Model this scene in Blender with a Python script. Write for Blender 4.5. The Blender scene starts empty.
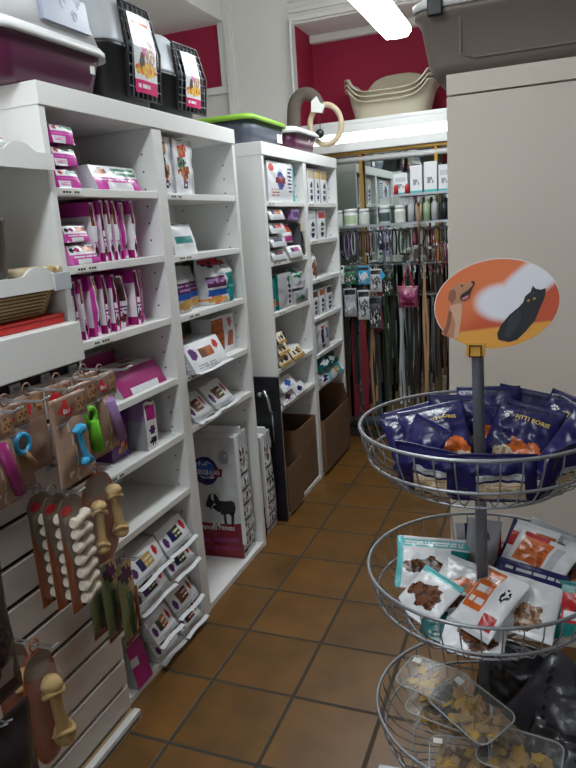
import bpy, bmesh, math, random
from mathutils import Vector, Matrix, noise
random.seed(11)
R = math.radians
PI = math.pi
scene = bpy.context.scene
C = scene.collection

# ------------------------------------------------------------------ materials
def lin(c):
    return tuple((v/255)/12.92 if v/255 <= .04045 else ((v/255+.055)/1.055)**2.4 for v in c)

def mat(name, rgb, rough=.5, metal=0.0, alpha=1.0, var=0.0, scale=8, bump=0.0, bscale=60, emit=0.0, trans=0.0, spec=.5, coat=0.0):
    m = bpy.data.materials.new(name)
    m.use_nodes = True
    nt = m.node_tree
    b = nt.nodes['Principled BSDF']
    col = (*lin(rgb), 1)
    b.inputs['Base Color'].default_value = col
    b.inputs['Roughness'].default_value = rough
    b.inputs['Metallic'].default_value = metal
    b.inputs['Specular IOR Level'].default_value = spec
    b.inputs['Alpha'].default_value = alpha
    b.inputs['Transmission Weight'].default_value = trans
    b.inputs['Coat Weight'].default_value = coat
    tc = None
    if var or bump:
        tc = nt.nodes.new('ShaderNodeTexCoord')
    if var:
        n = nt.nodes.new('ShaderNodeTexNoise')
        n.inputs['Scale'].default_value = scale
        n.inputs['Detail'].default_value = 4
        nt.links.new(tc.outputs['Object'], n.inputs['Vector'])
        mx = nt.nodes.new('ShaderNodeMix')
        mx.data_type = 'RGBA'
        c = lin(rgb)
        mx.inputs[6].default_value = (*[v*(1-var) for v in c], 1)
        mx.inputs[7].default_value = (*[min(1, v*(1+var)) for v in c], 1)
        nt.links.new(n.outputs['Fac'], mx.inputs[0])
        nt.links.new(mx.outputs[2], b.inputs['Base Color'])
    if bump:
        n2 = nt.nodes.new('ShaderNodeTexNoise')
        n2.inputs['Scale'].default_value = bscale
        nt.links.new(tc.outputs['Object'], n2.inputs['Vector'])
        bp = nt.nodes.new('ShaderNodeBump')
        bp.inputs['Strength'].default_value = bump
        bp.inputs['Distance'].default_value = .01
        nt.links.new(n2.outputs['Fac'], bp.inputs['Height'])
        nt.links.new(bp.outputs['Normal'], b.inputs['Normal'])
    if emit:
        b.inputs['Emission Color'].default_value = col
        b.inputs['Emission Strength'].default_value = emit
    return m

PALC = dict(white=(226, 227, 230), grey=(150, 152, 156), lgrey=(190, 192, 196), silver=(176, 178, 182), dgrey=(78, 80, 84), black=(22, 22, 24),
            pink=(196, 62, 160), lpink=(226, 120, 196), magenta=(158, 34, 110), dpink=(140, 40, 100), purple=(86, 42, 108), lilac=(150, 120, 170), plum=(84, 34, 74),
            orange=(214, 104, 36), dorange=(168, 84, 36), yellow=(228, 190, 80), gold=(190, 150, 80), brown=(112, 68, 42), dbrown=(62, 40, 28), tan=(176, 136, 98),
            beige=(206, 190, 160), cream=(226, 214, 186), green=(46, 120, 78), dgreen=(44, 66, 40), lime=(104, 196, 40), teal=(18, 122, 120), lteal=(96, 186, 190), dteal=(12, 82, 84),
            blue=(40, 90, 176), lblue=(60, 160, 206), navy=(28, 26, 84), dnavy=(16, 14, 52), red=(188, 36, 40), dred=(120, 22, 40), kraft=(166, 136, 118), dkraft=(140, 110, 92))
PAL = {}
PALC.update(smoke=(44,36,38), smoke2=(66,50,46), slabel=(150,140,140))
PALC.update(hotpink=(206, 40, 110), rose=(150, 74, 100), olive=(124, 128, 88), dnavy2=(62,80,88), grey2=(110,120,124))
def P(k):
    if k not in PAL:
        PAL[k] = mat('film_'+k, PALC[k], rough=.27, spec=.5, bump=.15, bscale=45)
    return PAL[k]

WHITE = mat('white_melamine', (232, 232, 230), rough=.42, var=.02, scale=3)
WHITE2 = mat('white_painted_metal', (226, 226, 224), rough=.38)
PANEL = mat('cream_panel', (226, 216, 204), rough=.5, var=.02, scale=2)
SLAT = mat('slatwall_laminate', (206, 196, 188), rough=.45, var=.03, scale=4)
GROOVE_SHADE = mat('groove_and_shade_dark', (34, 30, 28), rough=.8)  # dark grooves and holes, also the painted shade inside the carriers
CHROME = mat('chrome_wire', (190, 192, 196), rough=.28, metal=.9)
WIRE = mat('grey_coated_wire', (150, 153, 158), rough=.36, metal=.55)
POLE = mat('grey_pole_paint', (112, 116, 124), rough=.4, metal=.3)
BLACKP = mat('black_plastic', (32, 33, 36), rough=.42)
GREYP = mat('light_grey_plastic', (188, 192, 198), rough=.45)
PURPP = mat('purple_plastic', (84, 32, 62), rough=.33)
WHITEP = mat('white_plastic', (226, 226, 226), rough=.4)
TRANSW = mat('smoky_translucent_plastic', (150, 156, 176), rough=.3)
PAW = mat('pale_paw_print', (178, 184, 202), rough=.4)
TRAYG = mat('slate_grey_plastic', (72, 78, 92), rough=.42)
GREENP = mat('lime_plastic_rim', (140, 190, 60), rough=.4)
TAUPE = mat('taupe_plastic', (126, 116, 108), rough=.5)
BEDP = mat('beige_plastic', (196, 186, 164), rough=.45)
CARD = mat('corrugated_cardboard', (116, 86, 60), rough=.85, var=.1, scale=9)
CARDD = mat('cardboard_flap', (134, 102, 72), rough=.85, var=.1, scale=9)
BLACKM = mat('black_painted_board', (22, 23, 30), rough=.35)
WICKER_SHADE = mat('wicker_gap_shade', (104, 82, 54), rough=.85)  # shade in the gaps of the weave, put into the colour
WICKER = mat('wicker', (200, 172, 124), rough=.8, var=.25, scale=60)
REDB = mat('red_card', (186, 36, 32), rough=.45)
POTM = mat('dark_brown_pot', (58, 48, 44), rough=.5)
BONE = mat('rawhide', (192, 160, 104), rough=.5, var=.2, scale=25, bump=.25, bscale=60)
KNOT = mat('white_rawhide', (224, 212, 194), rough=.5, var=.08, scale=30, bump=.25, bscale=70)
BRASS = mat('brass', (184, 146, 74), rough=.3, metal=.85)
GLASS = mat('shelf_glass', (190, 214, 206), rough=.06, alpha=.35)
CLEAR = mat('clear_plastic', (215, 216, 214), rough=.1, alpha=.05, spec=.6)
CLEARR = mat('clear_plastic_rim', (190, 192, 190), rough=.15, alpha=.7)
CLEARD = mat('smoky_clear_film', (60, 58, 60), rough=.15, alpha=.62)
CLEARB = mat('clear_bag_film', (225, 214, 205), rough=.08, alpha=.07)
PLUSH = mat('grey_brown_plush', (98, 88, 80), rough=.95, var=.25, scale=60, bump=.5, bscale=150)
SISAL = mat('sisal_rope', (196, 178, 150), rough=.9, var=.15, scale=80, bump=.4, bscale=150)
PAPER = mat('white_paper', (232, 232, 228), rough=.7)
INK = mat('dark_ink', (40, 40, 46), rough=.6)
WALLW = mat('white_wall_paint', (228, 224, 220), rough=.8, var=.02, scale=3)
WALLP = mat('raspberry_wall_paint', (158, 24, 62), rough=.75, var=.04, scale=4)
CEIL = mat('ceiling_paint', (226, 222, 218), rough=.85, var=.02, scale=3)
LAMP = mat('fluorescent_diffuser', (244, 252, 255), rough=.4, emit=25)
WALLG = mat('grey_beige_wall_paint', (132, 124, 118), rough=.8)
STRIP = mat('light_strip', (255, 252, 248), rough=.4, emit=4.5)
MIRROR = mat('mirror_glass', (186, 194, 190), rough=.02, metal=1.0)
BISC = [mat('biscuit_yellow', (200, 156, 30), rough=.6), mat('biscuit_tan', (176, 138, 80), rough=.7), mat('biscuit_brown', (112, 74, 46), rough=.7)]

def floor_material():
    m = bpy.data.materials.new('terracotta_tiles'); m.use_nodes = True
    nt = m.node_tree; N = nt.nodes; L = nt.links; b = N['Principled BSDF']
    g = N.new('ShaderNodeNewGeometry')
    sx = N.new('ShaderNodeSeparateXYZ'); L.new(g.outputs['Position'], sx.inputs[0])
    def mth(op, a, bb=None):
        n = N.new('ShaderNodeMath'); n.operation = op
        for i, v in enumerate((a, bb)):
            if v is None: continue
            if isinstance(v, (int, float)): n.inputs[i].default_value = v
            else: L.new(v, n.inputs[i])
        return n.outputs[0]
    T = .30
    u = mth('DIVIDE', mth('ADD', sx.outputs[0], 1.0542+3.0), T)
    v = mth('DIVIDE', mth('ADD', sx.outputs[1], -1.4313+6.0), T)
    fu = mth('FRACT', u); fv = mth('FRACT', v)
    du = mth('MINIMUM', fu, mth('SUBTRACT', 1.0, fu)); dv = mth('MINIMUM', fv, mth('SUBTRACT', 1.0, fv))
    d = mth('MINIMUM', du, dv)
    mr = N.new('ShaderNodeMapRange'); mr.inputs[1].default_value = .015; mr.inputs[2].default_value = .026
    L.new(d, mr.inputs[0])
    cb = N.new('ShaderNodeCombineXYZ'); L.new(mth('FLOOR', u), cb.inputs[0]); L.new(mth('FLOOR', v), cb.inputs[1])
    wn = N.new('ShaderNodeTexWhiteNoise'); wn.noise_dimensions = '2D'; L.new(cb.outputs[0], wn.inputs[0])
    ns = N.new('ShaderNodeTexNoise'); ns.inputs['Scale'].default_value = 7; ns.inputs['Detail'].default_value = 5
    L.new(g.outputs['Position'], ns.inputs['Vector'])
    mixv = mth('ADD', mth('MULTIPLY', ns.outputs[0], .8), mth('MULTIPLY', wn.outputs[0], .2))
    cr = N.new('ShaderNodeValToRGB')
    cr.color_ramp.elements[0].position = .25; cr.color_ramp.elements[0].color = (*lin((88, 61, 27)), 1)
    cr.color_ramp.elements[1].position = .8; cr.color_ramp.elements[1].color = (*lin((127, 87, 38)), 1)
    L.new(mixv, cr.inputs[0])
    mx = N.new('ShaderNodeMix'); mx.data_type = 'RGBA'
    mx.inputs[6].default_value = (*lin((58, 50, 38)), 1)
    L.new(cr.outputs[0], mx.inputs[7]); L.new(mr.outputs[0], mx.inputs[0])
    L.new(mx.outputs[2], b.inputs['Base Color'])
    rr = N.new('ShaderNodeMapRange'); rr.inputs[3].default_value = .8; rr.inputs[4].default_value = .36
    L.new(mr.outputs[0], rr.inputs[0]); L.new(rr.outputs[0], b.inputs['Roughness'])
    bp = N.new('ShaderNodeBump'); bp.inputs['Strength'].default_value = .35; bp.inputs['Distance'].default_value = .004
    L.new(mth('ADD', mr.outputs[0], mth('MULTIPLY', ns.outputs[0], .35)), bp.inputs['Height'])
    L.new(bp.outputs[0], b.inputs['Normal'])
    return m

# ------------------------------------------------------------------ mesh helpers
class MB:
    def __init__(s):
        s.bm = bmesh.new(); s.mats = []
    def mi(s, m):
        if m not in s.mats: s.mats.append(m)
        return s.mats.index(m)
    def _merge(s, t, m, smooth=False):
        k = s.mi(m)
        for f in t.faces:
            f.material_index = k; f.smooth = smooth
        me = bpy.data.meshes.new('tmp'); t.to_mesh(me); t.free()
        s.bm.from_mesh(me); bpy.data.meshes.remove(me)
    def box(s, c, size, m, bev=0.0, rot=None, seg=2):
        t = bmesh.new()
        bmesh.ops.create_cube(t, size=1)
        for v in t.verts: v.co = Vector((v.co.x*size[0], v.co.y*size[1], v.co.z*size[2]))
        if bev: bmesh.ops.bevel(t, geom=list(t.edges), offset=min(bev, min(size)*.45), segments=seg, affect='EDGES', profile=.5)
        M4 = Matrix.Translation(c) @ (rot.to_4x4() if rot else Matrix())
        bmesh.ops.transform(t, matrix=M4, verts=t.verts)
        s._merge(t, m)
        return s
    def span(s, x0, x1, y0, y1, z0, z1, m, bev=0.0):
        return s.box(((x0+x1)/2, (y0+y1)/2, (z0+z1)/2), (abs(x1-x0), abs(y1-y0), abs(z1-z0)), m, bev)
    def loft(s, rings, m, closed=True, caps=True, smooth=True, loop=False):
        k = s.mi(m); bm = s.bm
        vs = [[bm.verts.new(p) for p in r] for r in rings]
        n = len(vs[0]); nr = len(vs)
        for i in range(nr if loop else nr-1):
            a = vs[i]; b = vs[(i+1) % nr]
            for j in range(n if closed else n-1):
                f = bm.faces.new((a[j], a[(j+1) % n], b[(j+1) % n], b[j])); f.material_index = k; f.smooth = smooth
        if caps and not loop and closed:
            for r, rev in ((vs[0], True), (vs[-1], False)):
                f = bm.faces.new(list(reversed(r)) if rev else r); f.material_index = k
        return s
    def tube(s, pts, r, m, seg=6, loop=False, flat=None):
        pts = [Vector(p) for p in pts]; n = len(pts); rings = []; nrm = None
        for i, p in enumerate(pts):
            if loop: t = pts[(i+1) % n]-pts[i-1]
            else: t = pts[min(i+1, n-1)]-pts[max(i-1, 0)]
            t.normalize()
            if nrm is None:
                nrm = t.orthogonal().normalized()
                if flat is not None:
                    nrm = Vector(flat); nrm = (nrm - t*nrm.dot(t)).normalized()
            else:
                nrm = (nrm - t*nrm.dot(t)).normalized()
            bi = t.cross(nrm)
            rr = r[i] if isinstance(r, (list, tuple)) and flat is None else r
            if flat is not None:
                hw, ht = r
                rings.append([p+nrm*hw+bi*ht, p-nrm*hw+bi*ht, p-nrm*hw-bi*ht, p+nrm*hw-bi*ht])
            else:
                rings.append([p+(nrm*math.cos(2*PI*j/seg)+bi*math.sin(2*PI*j/seg))*rr for j in range(seg)])
        return s.loft(rings, m, loop=loop, smooth=flat is None)
    def lathe(s, prof, m, seg=24, c=(0, 0, 0), smooth=True):
        c = Vector(c)
        rings = [[c+Vector((max(r, 1e-4)*math.cos(2*PI*j/seg), max(r, 1e-4)*math.sin(2*PI*j/seg), z)) for j in range(seg)] for r, z in prof]
        return s.loft(rings, m, smooth=smooth)
    def prism(s, poly, y0, y1, m, smooth=False):
        # poly in x,z ; extruded along y
        return s.loft([[Vector((x, y0, z)) for x, z in poly], [Vector((x, y1, z)) for x, z in poly]], m, smooth=smooth)
    def rrect(s, w, d, r, z, cx=0, cy=0, n=4):
        out = []
        for (sx, sy, a0) in ((1, 1, 0), (-1, 1, 90), (-1, -1, 180), (1, -1, 270)):
            for k in range(n+1):
                a = R(a0+90*k/n)
                out.append(Vector((cx+sx*(w/2-r)+r*math.cos(a), cy+sy*(d/2-r)+r*math.sin(a), z)))
        return out
    def build(s, name, parent=None, loc=(0, 0, 0), rot=(0, 0, 0)):
        bmesh.ops.recalc_face_normals(s.bm, faces=s.bm.faces)
        me = bpy.data.meshes.new(name); s.bm.to_mesh(me); s.bm.free()
        for m in s.mats: me.materials.append(m)
        o = bpy.data.objects.new(name, me); C.objects.link(o)
        o.location = loc; o.rotation_euler = rot
        if parent: o.parent = parent
        return o

def tag(o, label, cat, group=None, kind=None):
    o['label'] = label; o['category'] = cat
    if group: o['group'] = group
    if kind: o['kind'] = kind
    return o
def thing(name, label, cat, loc=(0, 0, 0), rot=(0, 0, 0), group=None):
    o = bpy.data.objects.new(name, None); C.objects.link(o)
    o.empty_display_size = .05
    o.location = loc; o.rotation_euler = rot
    return tag(o, label, cat, group)
def struct(o):
    o['kind'] = 'structure'; return o
def dup(o, label=None, loc=None, rot=None, parent=None):
    c = o.copy(); C.objects.link(c)
    if parent: c.parent = parent
    if label: c['label'] = label
    if loc is not None: c.location = loc
    if rot is not None: c.rotation_euler = rot
    for ch in list(o.children): dup(ch, parent=c)
    return c

ORD = ['first', 'second', 'third', 'fourth', 'fifth', 'sixth', 'seventh', 'eighth', 'ninth', 'tenth', 'eleventh', 'twelfth']

# ------------------------------------------------------------------ printed packaging
def art_at(art, u, v):
    c = art[0]
    for it in art[1:]:
        k = it[0]
        if k == 'r':
            if it[1] <= u <= it[3] and it[2] <= v <= it[4]: c = it[5]
        elif k == 'e':
            if ((u-it[1])/it[3])**2+((v-it[2])/it[4])**2 <= 1: c = it[5]
        elif k == 'b':      # irregular food picture
            q = ((u-it[1])/it[3])**2+((v-it[2])/it[4])**2
            if q <= 1+.9*noise.noise(Vector((u*7+it[1]*31, v*7+it[2]*17, .3))):
                c = it[5] if noise.noise(Vector((u*16, v*16, it[1]*9))) < .12 else it[6]
        elif k == 't':      # lines of small print
            if it[1] <= u <= it[3] and it[2] <= v <= it[4]:
                row = (v-it[2])/(it[4]-it[2])*it[6]
                if .25 < row % 1 < .75 and noise.noise(Vector((u*26, int(row)*3.7, .9))) > -.18: c = it[5]
        elif k == 'd':      # diagonal band
            w = u*it[1]+v*it[2]
            if it[3] <= w <= it[4]: c = it[5]
    return c

def text_mesh(txt, size, bold=0.0):
    cu = bpy.data.curves.new('t', 'FONT'); cu.body = txt; cu.size = size; cu.resolution_u = 2; cu.offset = bold
    cu.align_x = 'CENTER'; cu.align_y = 'CENTER'
    o = bpy.data.objects.new('t', cu); C.objects.link(o)
    dg = bpy.context.evaluated_depsgraph_get()
    me = bpy.data.meshes.new_from_object(o.evaluated_get(dg))
    bpy.data.objects.remove(o); bpy.data.curves.remove(cu)
    return me
def write(txt, size, m, parent, fn, name='lettering', rot=0.0, bold=0.0, squeeze=1.0, arc=0.0):
    """fn maps flat text coordinates (metres, centred) to a point on the thing's surface"""
    me = text_mesh(txt, size, bold)
    cs, sn = math.cos(rot), math.sin(rot)
    for v in me.vertices:
        x, y = v.co.x*squeeze, v.co.y
        y += arc*x*x
        v.co = fn(x*cs-y*sn, x*sn+y*cs)
    me.materials.clear(); me.materials.append(m)
    o = bpy.data.objects.new(name, me); C.objects.link(o); o.parent = parent
    return o

def pouch_fn(w, h, d, seed=0, stand=False, wr=.006, flap=0.0):
    def S(u, v, side):
        a = abs(2*u-1)
        pu = max(0, 1-a**3.2)**.62
        e = 1-v if stand else min(v, 1-v)
        t = max(0, min(1, (e-.07)/.3))
        pv = math.sin(t*PI/2)
        if stand: pv *= .72+.28*min(1, (1-v)*1.6)
        x = (u-.5)*w*(1-.05*math.sin(PI*v)*(0 if stand else 1))
        z = v*h
        nn = noise.noise(Vector((x*22+seed*3.1, z*22+seed, side*2.0+seed)))+.5*noise.noise(Vector((x*50+seed, z*50, side)))
        y = side*(d/2*pu*pv+.0006)+side*wr*nn*pu*max(pv, .0)
        y += .5*wr*noise.noise(Vector((x*16+seed*5, z*16, 7)))*(1-pv)
        y += flap*max(0, v-.82)**1.3
        return Vector((x, y, z))
    return S
def pouch(name, w, h, d, art, back=None, parent=None, loc=(0, 0, 0), rot=(0, 0, 0), nu=12, nv=16, seed=None, stand=False, wr=.006, flap=0.0, bm_mat=None):
    """soft bag, front towards local -y, base at z=0"""
    seed = random.uniform(0, 90) if seed is None else seed
    S = pouch_fn(w, h, d, seed, stand, wr, flap)
    mb = MB(); bm = mb.bm; back = back or [art[0]]
    rows = {}
    for side in (-1, 1):
        vs = [[bm.verts.new(S(i/nu, j/nv, side)) for i in range(nu+1)] for j in range(nv+1)]
        rows[side] = vs
        for j in range(nv):
            for i in range(nu):
                f = bm.faces.new((vs[j][i], vs[j][i+1], vs[j+1][i+1], vs[j+1][i])); f.smooth = True
                uu = (i+.5)/nu; k = art_at(art if side < 0 else back, uu if side < 0 else 1-uu, (j+.5)/nv)
                f.material_index = mb.mi(bm_mat[k] if bm_mat and k in bm_mat else P(k))
    k = mb.mi(P((back or art)[0]))
    A, B = rows[-1], rows[1]
    strips = [([r[0] for r in A], [r[0] for r in B]), ([r[-1] for r in A], [r[-1] for r in B]), (A[-1], B[-1]), (A[0], B[0])]
    for p, q in strips:
        for i in range(len(p)-1):
            f = bm.faces.new((p[i], p[i+1], q[i+1], q[i])); f.material_index = k; f.smooth = False
    o = mb.build(name, parent, loc, rot)
    return o, (lambda x, y, u0=.5, v0=.5: S(u0+x/w, v0+y/h, -1)+Vector((0, -.0014, 0)))

def loaf(name, w, d, h, art, parent=None, loc=(0, 0, 0), rot=(0, 0, 0), slope=0.0, bulge=.1, n=10, m=8, seed=None, wr=.004, waist=0.0, pm=None):
    """block bag or carton; front face towards local -y; art: dict face -> art list ('*' = default); base at z=0"""
    seed = random.uniform(0, 90) if seed is None else seed
    mb = MB(); bm = mb.bm
    def pos(a, b, c):
        g_ = bulge*min(w, d, h)*.75
        q = [a*(w/2+g_*((1-b*b)*(1-c*c)-.5)), b*(d/2+g_*((1-a*a)*(1-c*c)-.5)), c*(h/2+g_*.6*((1-a*a)*(1-b*b)-.7))]
        q[2] = h/2*c+h/2 if c < -.5 and q[2] < -h/2*.9 else q[2]+h/2
        q[2] = max(0, q[2])
        q[1] += slope*h*(1-b)/2*(c+1)/2
        q[2] += waist*h*math.sin(PI*(a+1))*(c+1)/2*(1-b)/2
        if wr:
            nn = noise.noise(Vector((q[0]*25+seed, q[1]*25, q[2]*25+seed)))
            s2 = wr*nn*(0 if c <= -.99 else 1)
            q[0] += s2*a; q[1] += s2*b; q[2] += abs(s2)*.6*max(0, c)
        return Vector(q)
    faces = dict(front=(lambda u, v: (u, -1, v), n, m), back=(lambda u, v: (-u, 1, v), 4, 4), left=(lambda u, v: (-1, -u, v), max(6, n//2), m),
                 right=(lambda u, v: (1, u, v), max(4, n//2), m), top=(lambda u, v: (u, v, 1), n, 8), bottom=(lambda u, v: (u, -v, -1), 4, 4))
    for fn_, (g, nu, nv) in faces.items():
        A = art.get(fn_, art.get('*', ['white']))
        vs = [[bm.verts.new(pos(*g(2*i/nu-1, 2*j/nv-1))) for i in range(nu+1)] for j in range(nv+1)]
        for j in range(nv):
            for i in range(nu):
                f = bm.faces.new((vs[j][i], vs[j][i+1], vs[j+1][i+1], vs[j+1][i])); f.smooth = True
                k = art_at(A, (i+.5)/nu, (j+.5)/nv)
                f.material_index = mb.mi(pm[k] if pm and k in pm else P(k))
    o = mb.build(name, parent, loc, rot)
    return o, (lambda x, y, u0=.5, v0=.5: pos(2*(u0+x/w)-1, -1, 2*(v0+y/h)-1)+Vector((0, -.0014, 0)))
# ------------------------------------------------------------------ setting
FX = -1.26          # front plane of the shelving along the left of the aisle
ZC = 3.1
struct(MB().span(-2.72, 2.02, -2.52, 4.95, -.1, 0, floor_material()).build('floor'))
struct(MB().span(-2.72, 2.02, -2.52, 4.95, ZC, ZC+.1, CEIL).build('ceiling'))
mb = MB(); mb.span(-2.8, 2.1, 4.86, 4.96, 0, 2.165, WALLW); mb.span(-2.8, 2.1, 4.86, 4.96, 2.165, ZC, WALLP)
struct(mb.build('wall_back'))
struct(MB().span(-2.82, -2.72, -2.52, 4.95, 0, ZC, WALLW).build('wall_left'))
struct(MB().span(2.02, 2.12, -2.52, 4.95, 0, ZC, WALLG).build('wall_right'))
mb = MB()
for a in ((-2.8, -1.6, 0, ZC), (1.3, 2.1, 0, ZC), (-1.6, 1.3, 2.35, ZC), (-1.6, 1.3, 0, .35)):
    mb.span(a[0], a[1], -2.62, -2.52, a[2], a[3], WALLP if a[2] > 2 else WALLG)
struct(mb.build('wall_front'))
mb = MB()
for x in (-1.6, -.15, 1.25): mb.span(x, x+.05, -2.6, -2.54, .35, 2.35, WHITE2)
for z in (.35, 2.3): mb.span(-1.6, 1.3, -2.6, -2.54, z, z+.05, WHITE2)
w1 = struct(mb.build('window_1'))
MB().span(-1.55, 1.25, -2.575, -2.57, .4, 2.3, GLASS).build('pane', w1)
# pillar, recess and dropped beams at the far end
struct(MB().span(-2.04, -1.6, 4.5, 4.86, 0, ZC, WALLW).build('pillar'))
struct(MB().span(-2.09, -2.04, 4.46, 4.86, 0, ZC, WALLW, .006).build('trim_1'))
mb = MB(); mb.span(-2.72, -2.09, 4.5, 4.6, 0, 2.5, WALLW); mb.span(-2.72, -2.09, 4.5, 4.6, 2.5, 2.91, WALLP)
struct(mb.build('wall_recess'))
mb = MB(); mb.span(-2.72, -2.092, 4.475, 4.5, 2.46, 2.51, WHITE2, .004); mb.span(-2.14, -2.092, 4.475, 4.5, 2.51, 2.91, WHITE2, .004)
struct(mb.build('trim_2'))
struct(MB().span(-1.598, -1.59, 4.52, 4.86, 2.165, 2.82, WALLP).build('wall_alcove'))
mb = MB(); mb.span(-1.6, 2.02, 4.5, 4.86, 2.82, ZC, CEIL)
for z, t in ((2.83, .03), (2.885, .02), (2.95, .03)): mb.span(-1.62, 2.02, 4.5-t, 4.5, z, z+.03, CEIL, .004)
struct(mb.build('beam_back'))
struct(MB().span(-1.59, 2.02, 4.80, 4.86, 2.765, 2.82, CEIL, .012).build('trim_3'))
struct(MB().span(-1.606, -1.59, 4.44, 4.52, 2.165, 2.84, WHITE2, .004).build('trim_4'))
struct(MB().span(-2.72, -2.09, -2.52, 4.5, 2.91, ZC, CEIL).build('beam_left'))
# back display wall : ledge, fascia with its light strip, brass framed mirror
mb = MB()
mb.span(-1.59, 1.6, 4.36, 4.858, 2.14, 2.165, WHITE2, .004)
mb.span(-1.6, 1.6, 4.36, 4.40, 2.09, 2.14, WHITE2, .004)
mb.span(-1.6, 1.6, 4.40, 4.46, 2.03, 2.09, WHITE2)
mb.span(-1.6, 1.6, 4.36, 4.40, 1.975, 2.03, WHITE2, .004)
lb = tag(mb.build('light_box'), 'long white ledge and light box over the mirrored leash wall', 'light box')
MB().span(-1.58, 1.58, 4.375, 4.398, 2.034, 2.086, STRIP, .004).build('light_strip', lb)
mir = thing('wall_mirror', 'brass framed mirror behind the leashes on the far wall', 'mirror', (0, 4.45, 0))
MB().span(-1.58, 1.58, .002, .01, .06, 1.955, MIRROR).build('mirror_glass', mir)
for x in (-1.56, -1.15, -.66, -.17, .4, 1.0): MB().span(x-.011, x+.011, -.045, -.015, 0.06, 1.955, BRASS, .003).build('brass_post', mir)
MB().span(-1.58, 1.58, -.05, .01, 1.955, 1.975, BRASS, .003).build('brass_rail', mir)
MB().span(-1.58, 1.58, -.03, .01, 0, .06, mat('dark_plinth', (60, 52, 46), rough=.5)).build('plinth', mir)
MB().tube([(-1.55, -.03, 1.925), (1.55, -.03, 1.925)], .018, WHITEP, 10).build('reflected_tube', mir)  # solid white tube standing in for a tube reflected in the mirror

# ------------------------------------------------------------------ ceiling lights
def tube_light(x, y0, y1, z, label):
    L = y1-y0
    t = thing('ceiling_light', label, 'ceiling light', (x, y0, z))
    mb = MB(); mb.span(-.05, .05, 0, L, .055, .085, WHITE2, .006)
    mb.build('housing', t)
    prof = [(-.078, .055), (-.082, .03), (-.06, .004), (-.02, 0), (.02, 0), (.06, .004), (.082, .03), (.078, .055)]
    mb = MB()
    mb.loft([[Vector((a*.8, -.02, .014+b*.75)) for a, b in prof], [Vector((a, .03, b)) for a, b in prof], [Vector((a, L-.03, b)) for a, b in prof], [Vector((a*.8, L+.02, .014+b*.75)) for a, b in prof]], LAMP)
    mb.build('diffuser', t)
    for yy in (.15, .55):
        MB().tube([(0, yy, .08), (0, yy, ZC-z-.001)], .004, WHITE2, 6).build('suspension_rod', t)
    return t
tube_light(-.80, 2.45, 4.0, 2.5, 'bright fluorescent batten hanging over the aisle in front of the far wall')
tube_light(-.80, -.2, 1.35, 2.5, 'added unseen fluorescent batten lighting the aisle nearest the camera')  # out of view, added to light the near end of the aisle

# ------------------------------------------------------------------ bookcases
def bookcase(y0, y1, div, top, shelves, label, dt=.05):
    """open white shelving standing against x = FX-.32, front at FX, two bays"""
    D = .32; xb = FX-D
    t = thing('bookcase', label, 'bookcase', (FX, y0, 0))
    W = y1-y0
    def part(n, *a, bev=.0015): return MB().span(*a, WHITE, bev).build(n, t)
    part('top_board', -D, .004, -.002, W+.002, top-.06, top, bev=.002)
    part('back_panel', -D, -D+.012, .02, W-.02, .03, top-.06)
    part('side_panel', -D, 0, 0, .025, 0, top-.06)
    d0 = div-y0
    part('plinth', -D+.012, -.004, .025, W-.025, 0, .026)
    dm = MB().span(-D+.012, 0, d0-dt/2, d0+dt/2, 0.0, top-.06, WHITE, .0015)
    sm = MB().span(-D, 0, W-.025, W, 0, top-.06, WHITE, .0015)
    # rows of shelf pin holes on the faces that look towards the camera
    for yy, mb in ((d0-dt/2-.0004, dm), (W-.0254, sm)):
        for k in range(30):
            for xx in (-.05, -.27): mb.box((xx, yy, .12+k*.058), (.006, .0006, .006), GROOVE_SHADE)
    dm.build('divider', t); sm.build('side_panel', t)
    for b, zs in enumerate(shelves):
        a0, a1 = ((.025, d0-dt/2), (d0+dt/2, W-.025))[b]
        for k, z in enumerate(zs):
            s = part('shelf', -D+.012, -.003, a0, a1, z-.024, z)
            if k < 5:
                L = MB(); yy = a0+.01+.03*((k*7+b*3) % 3)
                L.box((-.0022, yy+.05, z-.012), (.0012, .10, .015), PAPER)
                for q in range(7):
                    if (q*5+k) % 4: L.box((-.0014, yy+.01+q*.0125, z-.012), (.0006, .009, .006), INK)
                L.build('price_strip', s)
    return t
bookcase(1.505, 2.71, 2.085, 1.945, [[1.675, 1.458, 1.235, 1.01, .795, .573, .281], [1.672, 1.45, 1.228, 1.0, .795]],
         'near white two-bay bookcase holding the pink food packs, carriers on top', .06)
bookcase(3.0, 4.215, 3.605, 1.925, [[1.652, 1.362, 1.108, .818, .615], [1.65, 1.44, 1.212, .985, .765, .57]],
         'far white two-bay bookcase beside the leash wall, cardboard boxes at its foot', .05)

# ------------------------------------------------------------------ slatwall gondola at the near left
GX = -1.235
G0, G1 = .55, 1.502
gon = thing('slatwall_gondola', 'white slatwall display unit with hanging chews at the near left', 'display unit', (GX, G1, 0))
def gl(y): return y-G1
mb = MB()
zs = [.03, .12, .215, .325, .43, .535, .64, .745, .85, .955, 1.06, 1.175]
for a, b in zip(zs[:-1], zs[1:]): mb.span(-.02, 0, gl(G0), 0, a+.007, b-.007, SLAT, .002)
mb.span(-.03, -.012, gl(G0), -.001, .03, 1.175, GROOVE_SHADE)
mb.build('slat_panel', gon)
MB().span(-.32, -.03, -.02, 0, 0, 1.175, WHITE).build('end_panel', gon)
mb = MB(); mb.span(-.3, .035, gl(G0), .002, 0, .012, WHITE2); mb.span(.012, .035, gl(G0), .002, 0, .03, WHITE2, .003)
mb.span(-.01, .012, gl(G0), .002, .012, .022, mat('raw_edge', (176, 150, 112), rough=.6))
mb.build('base_rail', gon)
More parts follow.
